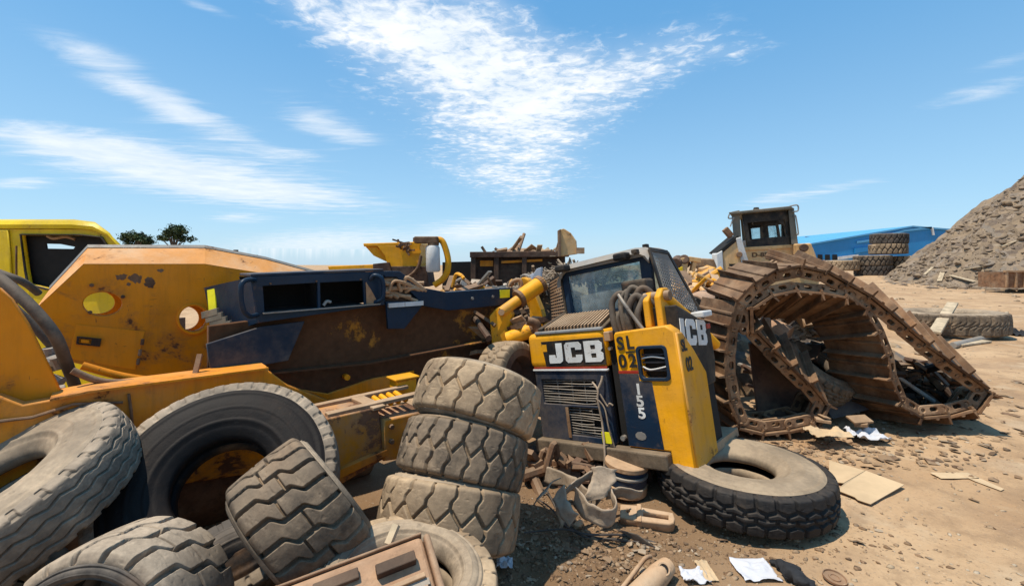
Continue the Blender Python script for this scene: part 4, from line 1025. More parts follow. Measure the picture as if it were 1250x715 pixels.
# the left rear wheel, half hidden by the stack
wc = at(622,462,4.05)
def wheel(lab):
    Mx = axis_frame(wc, (.80,-.58,.12), .3)
    hw = .13; n, m = 420, 40
    th = np.linspace(0,2*PI,n,endpoint=False); s = np.linspace(-1.2,1.2,m); TH,S = np.meshgrid(th,s,indexing='ij')
    d = tread_depth('hex', TH*.33, S, 2*PI*.33, hw, 24, .006); k = np.clip((np.abs(S)-1)/.2,0,1)
    r = .33-.01*np.minimum(abs(S),1)**2-.06*k-d*.014*(1-k); z = np.sign(S)*(hw*np.minimum(abs(S),1)+.012*np.sin(k*PI/2))
    w = link('wheel', grid_mesh('wheel', np.stack([r*np.cos(TH), r*np.sin(TH), z],-1), M['rubtan']), J, Mx)
    MB(Mx).lathe([(.26,.14),(.20,.145),(.18,.10),(.17,.03),(0,.03)], Matrix.Identity(4), 48).lathe([(.26,-.14),(.20,-.145),(.18,-.10),(.17,-.03),(0,-.03)], Matrix.Identity(4), 48).build('rim', M['darkrust'], w, smooth=True, recalc=False)
wheel('')
# ------------------------------------------------------------------ the unrolled crawler track
TP = [(906,519),(893,482),(888,442),(893,402),(906,366),(930,343),(965,329),(1005,333),(1040,350),(1075,373),(1110,403),(1145,433),(1176,456),(1198,471),
      (1206,484),(1194,496),(1164,505),(1130,506),(1106,494),(1093,465),(1085,434),(1072,402),(1055,373),(1030,361),(992,355),(957,356),(932,366),(917,381),(919,398),(938,421),(968,453),(994,477),
      (1008,496),(998,514),(968,525),(932,526)]
TY = 4.30
path = spline([at(px,py,TY) for px,py in TP], 14, True)
Ls = [0]
for i in range(len(path)): Ls.append(Ls[-1]+(path[(i+1)%len(path)]-path[i]).length)
NL = 39; pitch = Ls[-1]/NL
def path_at(s):
    s %= Ls[-1]; i = max(k for k in range(len(path)) if Ls[k] <= s)
    t = (s-Ls[i])/max(1e-6, Ls[i+1]-Ls[i]); return path[i].lerp(path[(i+1)%len(path)], t)
T = thing('crawler_track', 'rusty crawler track unrolled into a tangled double loop on the dirt', 'crawler track', at(1030,525,4.6))
WT = .62
WK = {0:(-.05,.97,.05),3:(-.05,.97,.10),5:(.0,.97,.10),7:(.2,.96,.12),9:(.40,.88,.15),11:(.56,.80,.17),13:(.60,.76,.12),14:(.5,.8,-.1),16:(.2,.86,-.40),18:(-.15,.9,-.2),20:(-.32,.92,.02),22:(-.34,.92,-.05),24:(-.25,.88,-.42),26:(.0,.88,-.46),28:(.25,.92,.05),30:(.45,.82,.24),31:(.45,.82,.24),33:(.1,.95,-.1),35:(-.05,.97,-.05),36:(-.05,.97,.05)}
def w_at(s):
    i = 0
    while i < len(path) and Ls[i] <= s: i += 1
    k = i/14; ks = sorted(WK)
    for a, b in zip(ks, ks[1:]):
        if a <= k <= b: return V(WK[a]).lerp(V(WK[b]), (k-a)/(b-a)).normalized()
    return V(WK[0]).normalized()
def shoe_mesh(mat):
    h = pitch/2
    b = MB()
    b.prism([(-h*1.06,0,.0),(h*1.08,0,.004),(h*1.08,0,.030),(-h*1.06,0,.028)], (0,WT,0))
    b.prism([(-h*1.0,0,.014),(-h*.78,0,.014),(-h*.88,0,.084),(-h*1.0,0,.088)], (0,WT,0))
    b.prism([(-.01,0,.028),(.03,0,.028),(.022,0,.042),(-.002,0,.042)], (0,WT,0))
    b.prism([(-h*1.02,0,-.0),(-h*.82,0,.0),(-h*.86,0,-.03),(-h*1.02,0,-.022)], (0,WT,0))
    for w in (.10,.44): b.cyl((.02,w,.015),(.02,w,.028),.013,6)
    return b
def link_mesh():
    o = []; h = pitch*.62
    for k in range(13): a = PI/2+PI*k/12; o.append((-h+.045+.045*math.cos(a), -.052+.045*math.sin(a)))
    for k in range(13): a = -PI/2+PI*k/12; o.append((h-.045+.045*math.cos(a), -.050+.045*math.sin(a)))
    o.insert(0,(.0,-.006)); 
    holes = [ell(-h+.045,-.052,.022,.022,12), ell(h-.05,-.05,.020,.020,12), rr_(-.045,.03,-.075,-.035,.018,3)]
    bm = bmesh.new()
    for w in (.045,.40):
        for dw in (0,.07):
            me = curve_mesh('l', [o]+holes, .030, .004)
            me.transform(frame(V((0,w+dw,0)), V((1,0,0)), V((0,0,1)), V((0,-1,0)))); bm.from_mesh(me); bpy.data.meshes.remove(me)
    b = MB(); b.cyl((-h+.05,.03,-.05),(-h+.05,.50,-.05),.019,10); me = b.mesh('p'); bm.from_mesh(me)
    me = bpy.data.meshes.new('chain_link'); bm.to_mesh(me); bm.free(); return me
sm = shoe_mesh(None).mesh('track_shoe')
bmx = bmesh.new(); bmx.from_mesh(sm); bmesh.ops.recalc_face_normals(bmx, faces=bmx.faces); bmesh.ops.bevel(bmx, geom=[e for e in bmx.edges if e.calc_length()>.2], offset=.004, segments=1, affect='EDGES'); bmx.to_mesh(sm); bmx.free()
sm.materials.append(M['trackrust'])
lm = link_mesh(); lm.materials.clear(); lm.materials.append(M['trackrust2'])
TW = MW[T.name]
for i in range(NL):
    s = (i+.5)*pitch
    p = path_at(s); t = (path_at(s+pitch*.5)-path_at(s-pitch*.5)).normalized()
    jr = random.Random(i)
    w = w_at(s)+V((jr.uniform(-.02,.02),0,jr.uniform(-.02,.02)))
    w = (w - t*w.dot(t)).normalized(); n = t.cross(w)*-1
    # shoes lie on the left of the way round: outward = w x t
    n = w.cross(t).normalized()
    if n.dot(V((0,0,1))*0+ (V((-t.z,0,t.x)))) < 0: n = -n
    x = t; y = n.cross(x)
    # keep the shoe reaching away from the camera
    if y.y < 0: x = -x; y = n.cross(x)
    Mx = frame(p, x, y, n) @ Matrix.Rotation(jr.gauss(0,.045),4,'Y') @ Matrix.Rotation(jr.gauss(0,.03),4,'Z') @ Matrix.Rotation(jr.gauss(0,.03),4,'X')
    o = bpy.data.objects.new('track_shoe', sm); COL.objects.link(o); o.parent = T; o.matrix_local = TW.inverted() @ Mx
    l = bpy.data.objects.new('chain_link', lm); COL.objects.link(l); l.parent = o

# ------------------------------------------------------------------ scrap lying inside the loop
def mk(name, label, cat, mat, b, bevel=0, smooth=False, group=None, **k):
    o = b.build(name, M[mat], bevel=bevel, smooth=smooth, **k); return tag(o, label, cat, group)
mk('steel_tube','short tan tube end sticking out inside the track loop','tube','pinkdrum', MB().cyl(at(928,396,5.2), at(962,412,5.0), .13, 24), .006)
junk_later = True
rr = random.Random(21)
b = MB()
for k in range(34):
    px, py = rr.uniform(938,1000), rr.uniform(382,420); a = at(px,py,5.25+rr.uniform(-.2,.2))
    b.bar(a, a+V((rr.uniform(-.3,.3), rr.uniform(-.2,.2), rr.uniform(-.10,.14))), rr.uniform(.02,.06), rr.uniform(.008,.03))
for k in range(5):
    a = at(rr.uniform(940,990), rr.uniform(386,412), 5.1); b.tube(spline([a,a+V((.1,0,.05)),a+V((.2,.02,-.03)),a+V((.12,.04,-.08)),a+V((.02,0,-.04))],6), .018, 8)
o = b.build('metal_scrap', M['steel']); tag(o, 'tangle of grey bent metal scrap inside the track loop', 'scrap', kind='stuff')
mk('black_tray','dark plastic tray jammed behind the tyre inside the track loop','tray','black', MB().prism([at(1000,420,5.3),at(1042,418,5.3),at(1056,440,5.2),at(1020,446,5.2)], (0,.3,-.05)).prism([at(1020,446,5.2),at(1056,440,5.2),at(1056,462,5.2),at(1024,468,5.2)], (0,.3,-.05)), .02)
mk('scrap_sheet','blue-black bent panel at the bottom of the track loop','panel','navy2', MB().prism([at(1000,480,4.9),at(1050,470,4.9),at(1062,500,4.7),at(1016,512,4.7)], (0,.05,.02)), .01)
mk('pipe','thin grey pipe crossing behind the lower track strand','pipe','steel', MB().tube([at(1085,452,4.75), at(1140,490,4.6)], .022, 10), 0, True)
mk('brown_panel','rusty brown panel filling the narrow lower pocket of the track','panel','darkrust', MB().prism([at(915,420,4.85),at(950,410,4.85),at(1000,490,4.7),at(960,515,4.65),at(925,505,4.7)], (0,.04,.02)), .01)
b = MB(); 
for k in range(9):
    px, py = rr.uniform(1000,1065), rr.uniform(505,540); a = at(px,py,4.3); q = Matrix.Rotation(rr.uniform(0,3),3,'Z') @ Matrix.Rotation(rr.uniform(-.6,.6),3,'X')
    b.box(a, (rr.uniform(.1,.28), rr.uniform(.04,.14), rr.uniform(.01,.03)), q)
o = b.build('offcuts', M['tanrust'], bevel=.004); tag(o,'flat rusty offcuts heaped at the mouth of the track loop','scrap',kind='stuff')
def crumple(name, label, cat, mat, c, size, seed, flat=.5, nx=26):
    """a crumpled sheet"""
    b = MB(); r = random.Random(seed); ox, oy = r.uniform(0,99), r.uniform(0,99); g = []
    for i in range(nx+1):
        for j in range(nx+1):
            u, v = i/nx-.5, j/nx-.5
            h = mnoise.noise((u*3+ox,v*3+oy,0))*flat + abs(mnoise.noise((u*7+oy,v*7+ox,3)))*flat*.5
            g.append(V(c)+V((u*size[0]*(1-.3*abs(h)), v*size[1]*(1-.2*abs(h)), .012+max(-.01,h)*size[2])))
    fs = [(i*(nx+1)+j, (i+1)*(nx+1)+j, (i+1)*(nx+1)+j+1, i*(nx+1)+j+1) for i in range(nx) for j in range(nx)]
    b.add(g, fs); o = b.build(name, M[mat], smooth=True, angle=60); tag(o, label, cat)
    so = o.modifiers.new('thickness','SOLIDIFY'); so.thickness=.002; return o
crumple('plastic_sheet','crumpled translucent grey plastic sheet at the foot of the inner track strand','plastic sheet','paper', at(1058,526,4.22)-V((0,0,.05)), (.30,.22,.16), 5, .42)
crumple('sack','crumpled brown sack between the track and the big black tyre','sack','cardboard', at(1010,524,4.15)-V((0,0,.04)), (.34,.22,.14), 8, .4)
# ------------------------------------------------------------------ foreground scrap
def gp(px, py, dz=0):
    Y = CAMH*FPX/(py-HYP); p = at(px,py,Y); z = gz1(p.x,p.y); Y = (CAMH-z-dz)*FPX/(py-HYP); p = at(px,py,Y); return V((p.x,p.y,gz1(p.x,p.y)+dz))
# slotted channel iron, lower middle
ch = thing('channel_iron', 'pinkish rusted channel iron with slots propped across the bottom of the photo', 'steel channel', at(450,700,1.75))
E0, E1 = at(322,742,1.62), at(519,666,1.86)
ax = (E1-E0).normalized(); sd = ax.cross(V((.05,-.55,.83))).normalized(); nm = sd.cross(ax)*-1
if nm.z < 0: nm = -nm
if sd.y > 0: sd = -sd
Mc = frame(E1, -ax, sd, nm)
if Mc.determinant() < 0: Mc = frame(E1, -ax, sd, nm)
Lc = .95
def cb(): return MB(Mc)
cb().lim(0,Lc,-.05,.20,-.07,0).build('web_plate', M['channel'], ch, bevel=.024, seg=4)
b = MB(Mc); b.add(*(lambda t: (t[0],t[1]))((lambda P: ([V(p) for p in P], [(0,1,2,3)]))([(0,-.05,0),(Lc,-.05,0),(Lc,-.05,-.15),(0,-.05,-.15)]))); 
cb().lim(0,Lc,-.062,-.052,-.16,-.0).build('flange', M['channel'], ch, bevel=.004)
cb().lim(-.03,-.002,-.045,.21,-.22,.012).build('end_plate', M['channel'], ch, bevel=.02, seg=4)
cb().lim(.05,.20,.015,.055,-.003,.040).build('stop_block', M['darkrust'], ch, bevel=.004)
cb().lim(.26,.42,-.01,.03,.002,.022).lim(.40,.52,.0,.035,.002,.018).build('clip', M['darkrust'], ch, bevel=.004)
cb().lim(.03,.62,.100,.118,.002,.026).lim(.03,.58,.145,.158,.002,.022).build('slide_rail', M['tanrust'], ch, bevel=.003)
cb().lim(.02,.30,.119,.143,.002,.012).build('grease_strip', M['steel'], ch)
MB().bar(at(474,664,1.95), at(484,640,2.0), .03, .02).build('wooden_wedge', M['wood'])
tag(bpy.data.objects['wooden_wedge'], 'small pale wooden wedge behind the end of the channel iron', 'wedge')
# clevis casting with a slot
cl = thing('bucket_tooth', 'tan forked steel casting lying below the digger bumper', 'steel casting', gp(795,640))
a = gp(757,634); d = (gp(833,647)-a); d.z = 0; d.normalize(); s_ = V((-d.y,d.x,0)); Mt = frame(a+V((0,0,.035)), d, s_, ZV)
Lt = .33
o = [(0,-.05),(.13,-.055),(.30,-.05),(.33,-.035),(.34,-.0),(.33,.045),(.14,.055),(.12,.065),(0,.055)]
hole = [(.145,-.012),(.30,-.012),(.30,.02),(.145,.02)]
plate('fork', [o, hole, ell(.05,.012,.012,.012,14)], .075, M['tanrust'], cl, Mt @ Matrix.Rotation(math.radians(22),4,'X'), .008)
MB(Mt @ Matrix.Rotation(math.radians(22),4,'X')).prism([(.105,-.062,-.042),(.135,-.062,-.042),(.135,.07,-.042),(.105,.07,-.042)], (0,0,.088)).build('collar', M['tanrust'], cl, bevel=.006)
# pipe with a cross hole, bottom
pp = thing('drilled_bar', 'thick tan round steel bar with a cross hole at the bottom edge', 'steel bar', gp(800,712))
A0, A1 = gp(745,760,.05), gp(815,690,.065)
dd = (A1-A0).normalized(); A0 = A0 - dd*.2
MB().tube([A0, A0.lerp(A1,.86), A0.lerp(A1,.95), A1], [.056,.056,.050,.044], 24).build('shaft', M['tanrust'], pp, smooth=True, bevel=0)
up = V((.10,-.62,.78)); hp = A0.lerp(A1,.90)
MB().cyl(hp+up*.030, hp+up*.0535, .024, 18).build('cross_hole', M['void'], pp); MB(axis_frame(hp+up*.05, up)).lathe([(.024,.0),(.024,.008),(.031,.008),(.033,-.002)], Matrix.Identity(4), 20).build('hole_lip', M['tanrust'], pp, smooth=True)
mk('bent_rod','bent orange-brown steel rod beside the drilled bar','steel rod','tanrust', MB().tube(spline([gp(738,745,.03),gp(765,712,.03),gp(780,690,.05),gp(788,681,.07),gp(794,679,.05)],6), .012, 10), 0, True)
# conveyor belt strips under the bumper
def ribbon(pts, wv, w, th=.006, n=8):
    P = spline(pts, n); b = MB(); nw = 7; rows = []
    for j in range(nw):
        row = []
        for i,p in enumerate(P):
            ww = V(wv[0]).lerp(V(wv[1]), i/(len(P)-1)).normalized()*w/2; q = p+ww*(2*j/(nw-1)-1)*(1+.22*mnoise.noise((i*.31+pts[0].x*9,3,1)))
            q = q+V((mnoise.noise(q*11), mnoise.noise(q*11+V((7,0,0))), mnoise.noise(q*11+V((0,9,0)))))*.022+V((mnoise.noise(q*40),mnoise.noise(q*40+V((5,5,0))),0))*.004
            row.append(q)
        rows.append(row)
    m = len(P); b.add([q for row in rows for q in row], [(j*m+i, j*m+i+1, (j+1)*m+i+1, (j+1)*m+i) for j in range(nw-1) for i in range(m-1)])
    return b
def strap(label, pts, wv, w, seed=1):
    o = ribbon(pts, wv, w).build('belt_strip', M['belt'], smooth=True, recalc=False); s = o.modifiers.new('thickness','SOLIDIFY'); s.thickness=.007
    return tag(o, label, 'belt strip', 'torn belt strips below the digger')
strap('belt strip looped up into an arch left of the striped drum', [at(690,632,2.85),at(683,612,2.85),at(694,597,2.9),at(712,585,2.95),at(728,578,3.0),at(737,584,3.0)], ((.3,.25,.9),(.5,.2,.2)), .115)
strap('belt strip hanging down in front of the striped drum', [at(738,570,2.95),at(737,585,2.92),at(731,600,2.88),at(727,612,2.86)], ((.9,.2,-.1),(.9,.1,.3)), .16)
strap('wide folded belt strip lying open-side to the camera', [at(702,606,2.80),at(716,622,2.74),at(738,633,2.70),at(752,622,2.74),at(748,606,2.82)], ((0,-.25,.95),(.0,-.1,1)), .11)
strap('flat belt strip running right behind the forked casting', [at(740,604,2.92),at(765,602,2.92),at(782,603,2.95)], ((0,-.3,.9),(0,-.5,.8)), .085)
strap('short pale belt strip leaning on the leaning stack', [at(655,612,2.8),at(668,598,2.85),at(678,588,2.9)], ((.5,.1,.5),(.6,.1,.4)), .07)
strap('brown belt strip standing on edge left of the folded one', [at(680,600,2.82),at(688,618,2.76),at(700,636,2.7)], ((.6,.2,.5),(.5,.1,.7)), .10)
# striped drum
d_ = thing('striped_drum', 'short drum banded blue and tan standing under the digger bumper', 'drum', gp(765,604))
c = at(764,578,3.36)
Md = axis_frame(c, (.05,-.02,1))
for (z0,z1,r,mt) in ((-.12,-.05,.155,'tanrust'),(-.05,.005,.150,'navy2'),(.005,.03,.156,'steel'),(.03,.06,.150,'navy2'),(.06,.10,.155,'tanrust')):
    MB(Md).lathe([(.0,z0+.001),(r-.006,z0+.001),(r,z0+.007),(r,z1-.007),(r-.006,z1-.001),(.0,z1-.001)], Matrix.Identity(4), 40).build('band', M[mt], d_, smooth=True)
# wires
for lab, pts, r in (('long dull wire curving over the dirt below the belt strips',[(660,597),(668,600),(680,620),(690,640),(715,652),(760,656),(800,659)],.007),
                    ('thin dark wire arching near the leaning stack',[(655,606),(672,618),(690,636),(720,650),(760,660)],.005),
                    ('short wire lying across the dirt before the drilled bar',[(640,650),(690,648),(720,654),(780,664)],.005)):
    mk('wire', lab, 'wire', 'wire', MB().tube(spline([gp(x,y,.02+.02*math.sin(i*2)) for i,(x,y) in enumerate(pts)],8), r, 8), 0, True, 'wires on the dirt')
# brick lumps and tin scraps
for px,py,s,mt,lab in ((706,641,.035,'tanrust','small tan lump of rubble left of the forked casting'),(742,632,.04,'pinkdrum','pinkish lump of broken brick beside the folded belt strip'),(820,545,.05,'wood','grey lump on the dirt behind the big black tyre')):
    q = gp(px,py); mk('rubble_lump', lab, 'rubble', mt, MB().rock(q+V((0,0,s*.5)), (s*1.6,s*1.2,s), px), .003)
mk('tin_plate','bent dark tin plate in front of the forked casting','tin plate','steel', MB().prism([gp(752,645,.03),gp(778,652,.05),gp(800,668,.02),gp(780,664,.0)], (0,0,.006)))
# cardboard, papers, cloth
def sheet(name,label,cat,mat,px,th=.006,dz=.012,lift=None):
    P_ = [gp(x,y,dz+(lift[i] if lift else 0)) for i,(x,y) in enumerate(px)]
    return mk(name,label,cat,mat,MB().prism(P_,(0,0,th)),.001)
cbx = thing('flattened_box','flattened tan cardboard box lying right of the big black tyre','cardboard', gp(1060,592))
for nm, px, lf in (('flap',[(1012,562),(1056,575),(1030,590),(1012,588)],[.01,.02,.012,.0]),('panel',[(1057,575),(1104,592),(1063,617),(1047,611),(1043,607),(1022,599),(1031,590)],[.022,.012,.004,.004,.006,.01,.012])):
    MB().prism([gp(x,y,.014+l) for (x,y),l in zip(px,lf)], (0,0,.006)).build(nm, M['cardboard'], cbx, bevel=.001)
crumple('paper_sheet','white sheet of paper on the dirt at the bottom right','paper','paper', gp(921,697), (.20,.19,.05), 12, .35)
crumple('paper_scrap','white paper scrap beside the drilled bar at the bottom edge','paper','paper', gp(848,706), (.14,.12,.06), 22, .5)
crumple('yellowed_paper','yellowish torn paper strip right of the drilled bar','paper','cardboard', gp(862,698), (.07,.16,.05), 23, .4)
crumple('pale_paper','faint pale paper trampled into the dirt right of the cardboard','paper','cardboard', gp(1165,582), (.30,.10,.02), 24, .3)
crumple('plastic_bag','pale lilac plastic scrap below the leaning stack','plastic scrap','paper', gp(616,688,.02), (.09,.09,.08), 25, .5)
# black crumpled glove/cloth
gl = MB()
for (px,py,dz,s) in ((956,689,.03,.035),(963,694,.045,.04),(969,692,.03,.03),(970,700,.05,.04),(976,705,.035,.035),(980,710,.045,.035),(987,712,.02,.03),(946,685,.02,.022),(950,690,.02,.02),(962,703,.02,.035)): gl.rock(gp(px,py,dz), (s*1.5,s*1.2,s*.9), px)
o = gl.build('cloth', M['cloth'], smooth=True, angle=180); tag(o,'crumpled black cloth glove on the edge of the white paper','cloth'); sb = o.modifiers.new('smooth','REMESH'); sb.mode='VOXEL'; sb.voxel_size=.008; sb.use_smooth_shade=True
c = gp(1019,705,.012); td = thing('tin_disc','round dark rusty tin lid lying on the dirt near the bottom edge','tin lid', c)
Ml = axis_frame(c, (.05,-.12,1)); MB(Ml).lathe([(0,.004),(.018,.004),(.02,.008),(.026,.008),(.028,.003),(.048,.003),(.051,.010),(.055,.010),(.056,.0)], Matrix.Identity(4), 36).build('disc', M['rust'], td, smooth=True)
sheet('rust_strip','narrow rust-coloured strip half buried on the open dirt at the right','metal strip','cardboard',[(1166,576),(1196,583),(1226,598),(1222,600),(1190,588)],.004,.006)
# things round the far big tyre
mk('plank','brown plank leaning across the very large pale tyre','plank','wood', MB().bar(at(1141,406,9.55), at(1163,370,11.0), .20, .06), .01)
mk('pipe','pale pipe lying in front of the very large pale tyre','pipe','steel', MB().tube([gp(1163,421,.06), gp(1214,409,.06)], .06, 10), 0, True)
mk('board','pale board lying before the very large pale tyre','board','wood', MB().bar(gp(1168,421,.03), gp(1204,416,.03), .18, .04), .01)
crumple('dark_rag','dark heap of rag at the right edge beyond the cardboard','rag','cloth', gp(1246,408,.0), (.9,.6,.5), 31, .6)
# scattered ruststrips
# ------------------------------------------------------------------ scrap behind the machines
def heap(name, label, cx, cy, lx, ly, h, mat, seed, n=110, cs=(.25,.9)):
    r = random.Random(seed); gxx = np.linspace(cx-lx, cx+lx, 70); gyy = np.linspace(cy-ly, cy+ly, 50)
    X, Y = np.meshgrid(gxx, gyy, indexing='ij'); u = (X-cx)/lx; v = (Y-cy)/ly
    Z = h*np.clip(1-np.abs(u)**3,0,1)*np.clip(1-v**2,0,1)**.7 + fbm(X*2.2+seed,Y*2.2,4,seed)*.55*np.clip(1-v**2,0,1) - .1
    me = grid_mesh(name, np.stack([X,Y,Z],-1), M[mat], False, False)
    o = bpy.data.objects.new(name, me); COL.objects.link(o); tag(o, label, 'scrap', kind='stuff')
    return o
M['darkscrap'] = chips('dark_scrap_bits', [(.10,.06,.035),(.16,.095,.05),(.07,.045,.03),(.20,.13,.08),(.12,.10,.085)], 5)
heap('scrap_mound','brown mound of mixed scrap behind the digger and wreck', .6, 7.6, 4.6, 1.8, 1.25, 'darkscrap', 3)
heap('scrap_ridge','low ridge of scrap and soil between the digger and the bulldozer', 3.6, 9.2, 3.2, 2.0, 1.0, 'darkscrap', 6)
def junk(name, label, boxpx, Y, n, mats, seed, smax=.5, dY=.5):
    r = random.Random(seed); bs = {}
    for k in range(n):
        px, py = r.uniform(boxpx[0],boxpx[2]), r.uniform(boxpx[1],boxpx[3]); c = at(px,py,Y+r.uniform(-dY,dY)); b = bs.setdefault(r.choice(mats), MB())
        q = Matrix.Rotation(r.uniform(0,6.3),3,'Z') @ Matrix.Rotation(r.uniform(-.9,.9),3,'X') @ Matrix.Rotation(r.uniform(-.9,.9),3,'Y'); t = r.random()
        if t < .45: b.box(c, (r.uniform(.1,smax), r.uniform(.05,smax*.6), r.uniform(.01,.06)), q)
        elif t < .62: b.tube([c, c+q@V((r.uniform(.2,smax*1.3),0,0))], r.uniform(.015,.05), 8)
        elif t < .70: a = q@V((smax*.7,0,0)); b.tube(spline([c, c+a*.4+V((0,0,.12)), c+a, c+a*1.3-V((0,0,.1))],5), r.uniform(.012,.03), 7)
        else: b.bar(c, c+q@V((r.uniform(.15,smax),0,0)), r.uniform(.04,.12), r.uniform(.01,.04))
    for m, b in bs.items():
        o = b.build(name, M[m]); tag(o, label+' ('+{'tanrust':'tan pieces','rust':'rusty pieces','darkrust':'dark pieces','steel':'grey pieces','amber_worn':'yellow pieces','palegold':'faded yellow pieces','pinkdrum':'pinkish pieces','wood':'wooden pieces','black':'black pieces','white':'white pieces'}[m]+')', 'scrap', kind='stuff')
junk('mixed_scrap','jumble of scrap behind the digger boom',(548,345,662,372),7.6,150,['rust','rust','darkrust','steel','amber_worn'],2,.45)
junk('mixed_scrap','jumble of scrap right behind the digger cab',(826,345,880,388),6.6,190,['tanrust','rust','palegold','amber_worn','pinkdrum','amber_worn'],5,.42)
junk('mixed_scrap','loose metal in the gap between the digger and the track',(842,380,885,420),5.6,60,['tanrust','rust','steel','white'],6,.35)
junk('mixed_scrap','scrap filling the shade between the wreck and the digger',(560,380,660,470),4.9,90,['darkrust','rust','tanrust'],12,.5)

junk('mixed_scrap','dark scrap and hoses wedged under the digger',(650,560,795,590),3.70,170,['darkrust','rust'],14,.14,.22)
strap('long torn belt strip trailing from the shade below the bumper',[at(664,577,3.3),at(690,586,3.2),at(712,600,3.05),at(728,616,2.9)],((.2,.1,.9),(.4,-.3,.6)),.09)

junk('mixed_scrap','dark scrap added to paint in the shade under the right flank of the track',(1085,440,1165,505),5.15,110,['darkrust','rust','black'],41,.34,.3)  # dark pieces added so the gap under the strand reads as shade
junk('mixed_scrap','tangled scrap packed inside the track loop',(925,375,1050,480),5.35,150,['darkrust','rust','tanrust','steel'],33,.38,.25)
# hopper machine with its white canister
H = thing('feed_hopper', 'small yellow hopper machine with a white canister and bent pipe above the navy cabinet', 'hopper', at(480,330,8.4)-V((0,0,1.3)))
def hp_(px,py,dy=0): return at(px,py,8.4+dy)
b = MB(); b.prism([hp_(443,297),hp_(512,295),hp_(514,299),(hp_(444,301))], (0,1.2,0)); b.build('rim', M['amber'], H, bevel=.015)
MB().prism([hp_(446,301,.05),hp_(460,301,.05),hp_(475,316,.1),hp_(473,320,.1),hp_(456,312,.05)], (0,.9,0)).build('chute', M['amber'], H, bevel=.01)
MB().prism([hp_(460,300,0),hp_(513,298,0),hp_(512,328,0),hp_(474,328,0),hp_(470,313,0)], (0,.9,0)).build('body', M['amber'], H, bevel=.012)
MB().prism([hp_(400,325,-.02),hp_(470,322,-.02),hp_(474,331,-.02),hp_(402,333,-.02)], (0,.8,0)).build('feed_table', M['amber'], H, bevel=.012)
MB().prism([hp_(455,322,-.1),hp_(474,320,-.1),hp_(478,332,-.1),hp_(455,332,-.1)], (0,.6,0)).prism([hp_(474,325,-.03),hp_(520,325,-.03),hp_(524,350,-.03),hp_(474,350,-.03)], (0,.7,0)).build('motor_housing', M['darkrust'], H, bevel=.01)
MB().bar(hp_(500,308,-.01), hp_(514,307,-.01), .012,.05).build('flange', M['amber'], H)
MB(axis_frame(hp_(529,332,-.25), (-.03,0,1))).lathe([(0,0),(.10,0),(.125,.03),(.125,.43),(.10,.47),(0,.47)], Matrix.Identity(4), 32).build('canister', M['white'], H, smooth=True)
MB().box(hp_(521,293,-.25),(.42,.2,.12)).cyl(hp_(529,300,-.25), hp_(529,292,-.25),.10,18).build('canister_head', M['rust'], H, bevel=.02)
hose('bent_pipe', [hp_(528,293,-.2),hp_(538,293,-.2),hp_(543,301,-.2),hp_(547,317,-.2),hp_(546,331,-.2),hp_(540,341,-.2),hp_(530,348,-.2)], .055, 'amber', H, 12)
hose('bent_pipe', [hp_(514,312,-.1),hp_(511,325,-.1),hp_(505,333,-.1),hp_(498,338,-.1)], .03, 'rust', H)
rr = random.Random(3); b = MB()
for k in range(16):
    a = hp_(rr.uniform(484,498), rr.uniform(296,306), -.02); b.bar(a, a+V((rr.uniform(-.2,.2),-.05,rr.uniform(-.12,.1))), .02,.03)
b.tube([hp_(486,297,.1),hp_(486,292,.1)],.02,6).tube([hp_(505,296,.1),hp_(505,290,.1)],.015,6).build('bracket', M['rust'], H)
# dark skip
S_ = thing('scrap_skip','long dark brown steel skip full of scrap behind the navy arm','skip', at(640,330,9.6)-V((0,0,1.4)))
def sk(px,py,dy=0): return at(px,py,9.6+dy)
MB().prism([sk(577,312),sk(690,311),sk(690,362),sk(577,366)], (0,.08,0)).build('side_wall', M['darkrust'], S_, bevel=.01)
MB().bar(sk(574,311,-.05), sk(694,310,-.05), .2,.12).build('rim', M['darkrust'], S_, bevel=.01)
for px in (578,606,640): MB().bar(sk(px,313,-.06), sk(px,360,-.06), .14,.10).build('post', M['darkrust'], S_, bevel=.01)
MB().bar(sk(612,320,-.04), sk(662,317.5,-.04), .02,.05).build('stripe', M['orange_worn'], S_)
MB().prism([sk(586,318,-.005),sk(602,318,-.005),sk(602,325,-.005),sk(586,325,-.005)], (0,-.006,0)).build('paint_patch', M['orange_worn'], S_)
MB().prism([sk(586,342,-.005),sk(604,342,-.005),sk(603,349,-.005),sk(588,348,-.005)], (0,-.006,0)).build('paint_patch', M['grease'], S_)
MB().prism([sk(540,320,.6),sk(577,319,.6),sk(577,370,.6),sk(540,370,.6)], (0,.08,0)).build('rear_wall', M['void'], S_)
MB().prism([sk(577,317,.1),sk(577,366,.1),sk(577,366,1.4),sk(577,317,1.4)], (.06,0,0)).build('end_wall', M['darkrust'], S_)
MB().prism([sk(690,317,.1),sk(690,366,.1),sk(690,366,1.4),sk(690,317,1.4)], (-.06,0,0)).build('end_wall', M['darkrust'], S_)
junk('skip_load','broken metal and wood showing over the rim of the dark skip',(600,306,690,313),10.1,46,['wood','rust','tanrust'],8,.5)
for (x0,y0,x1,y1,lab) in ((604,303,618,313,'thin pole sticking up left over the dark skip'),(588,301,595,312,'thin bent rod sticking up from the dark skip')):
    mk('rod',lab,'rod','rust', MB().tube([sk(x0,y0,.4), sk(x1,y1,.4)], .03, 8))
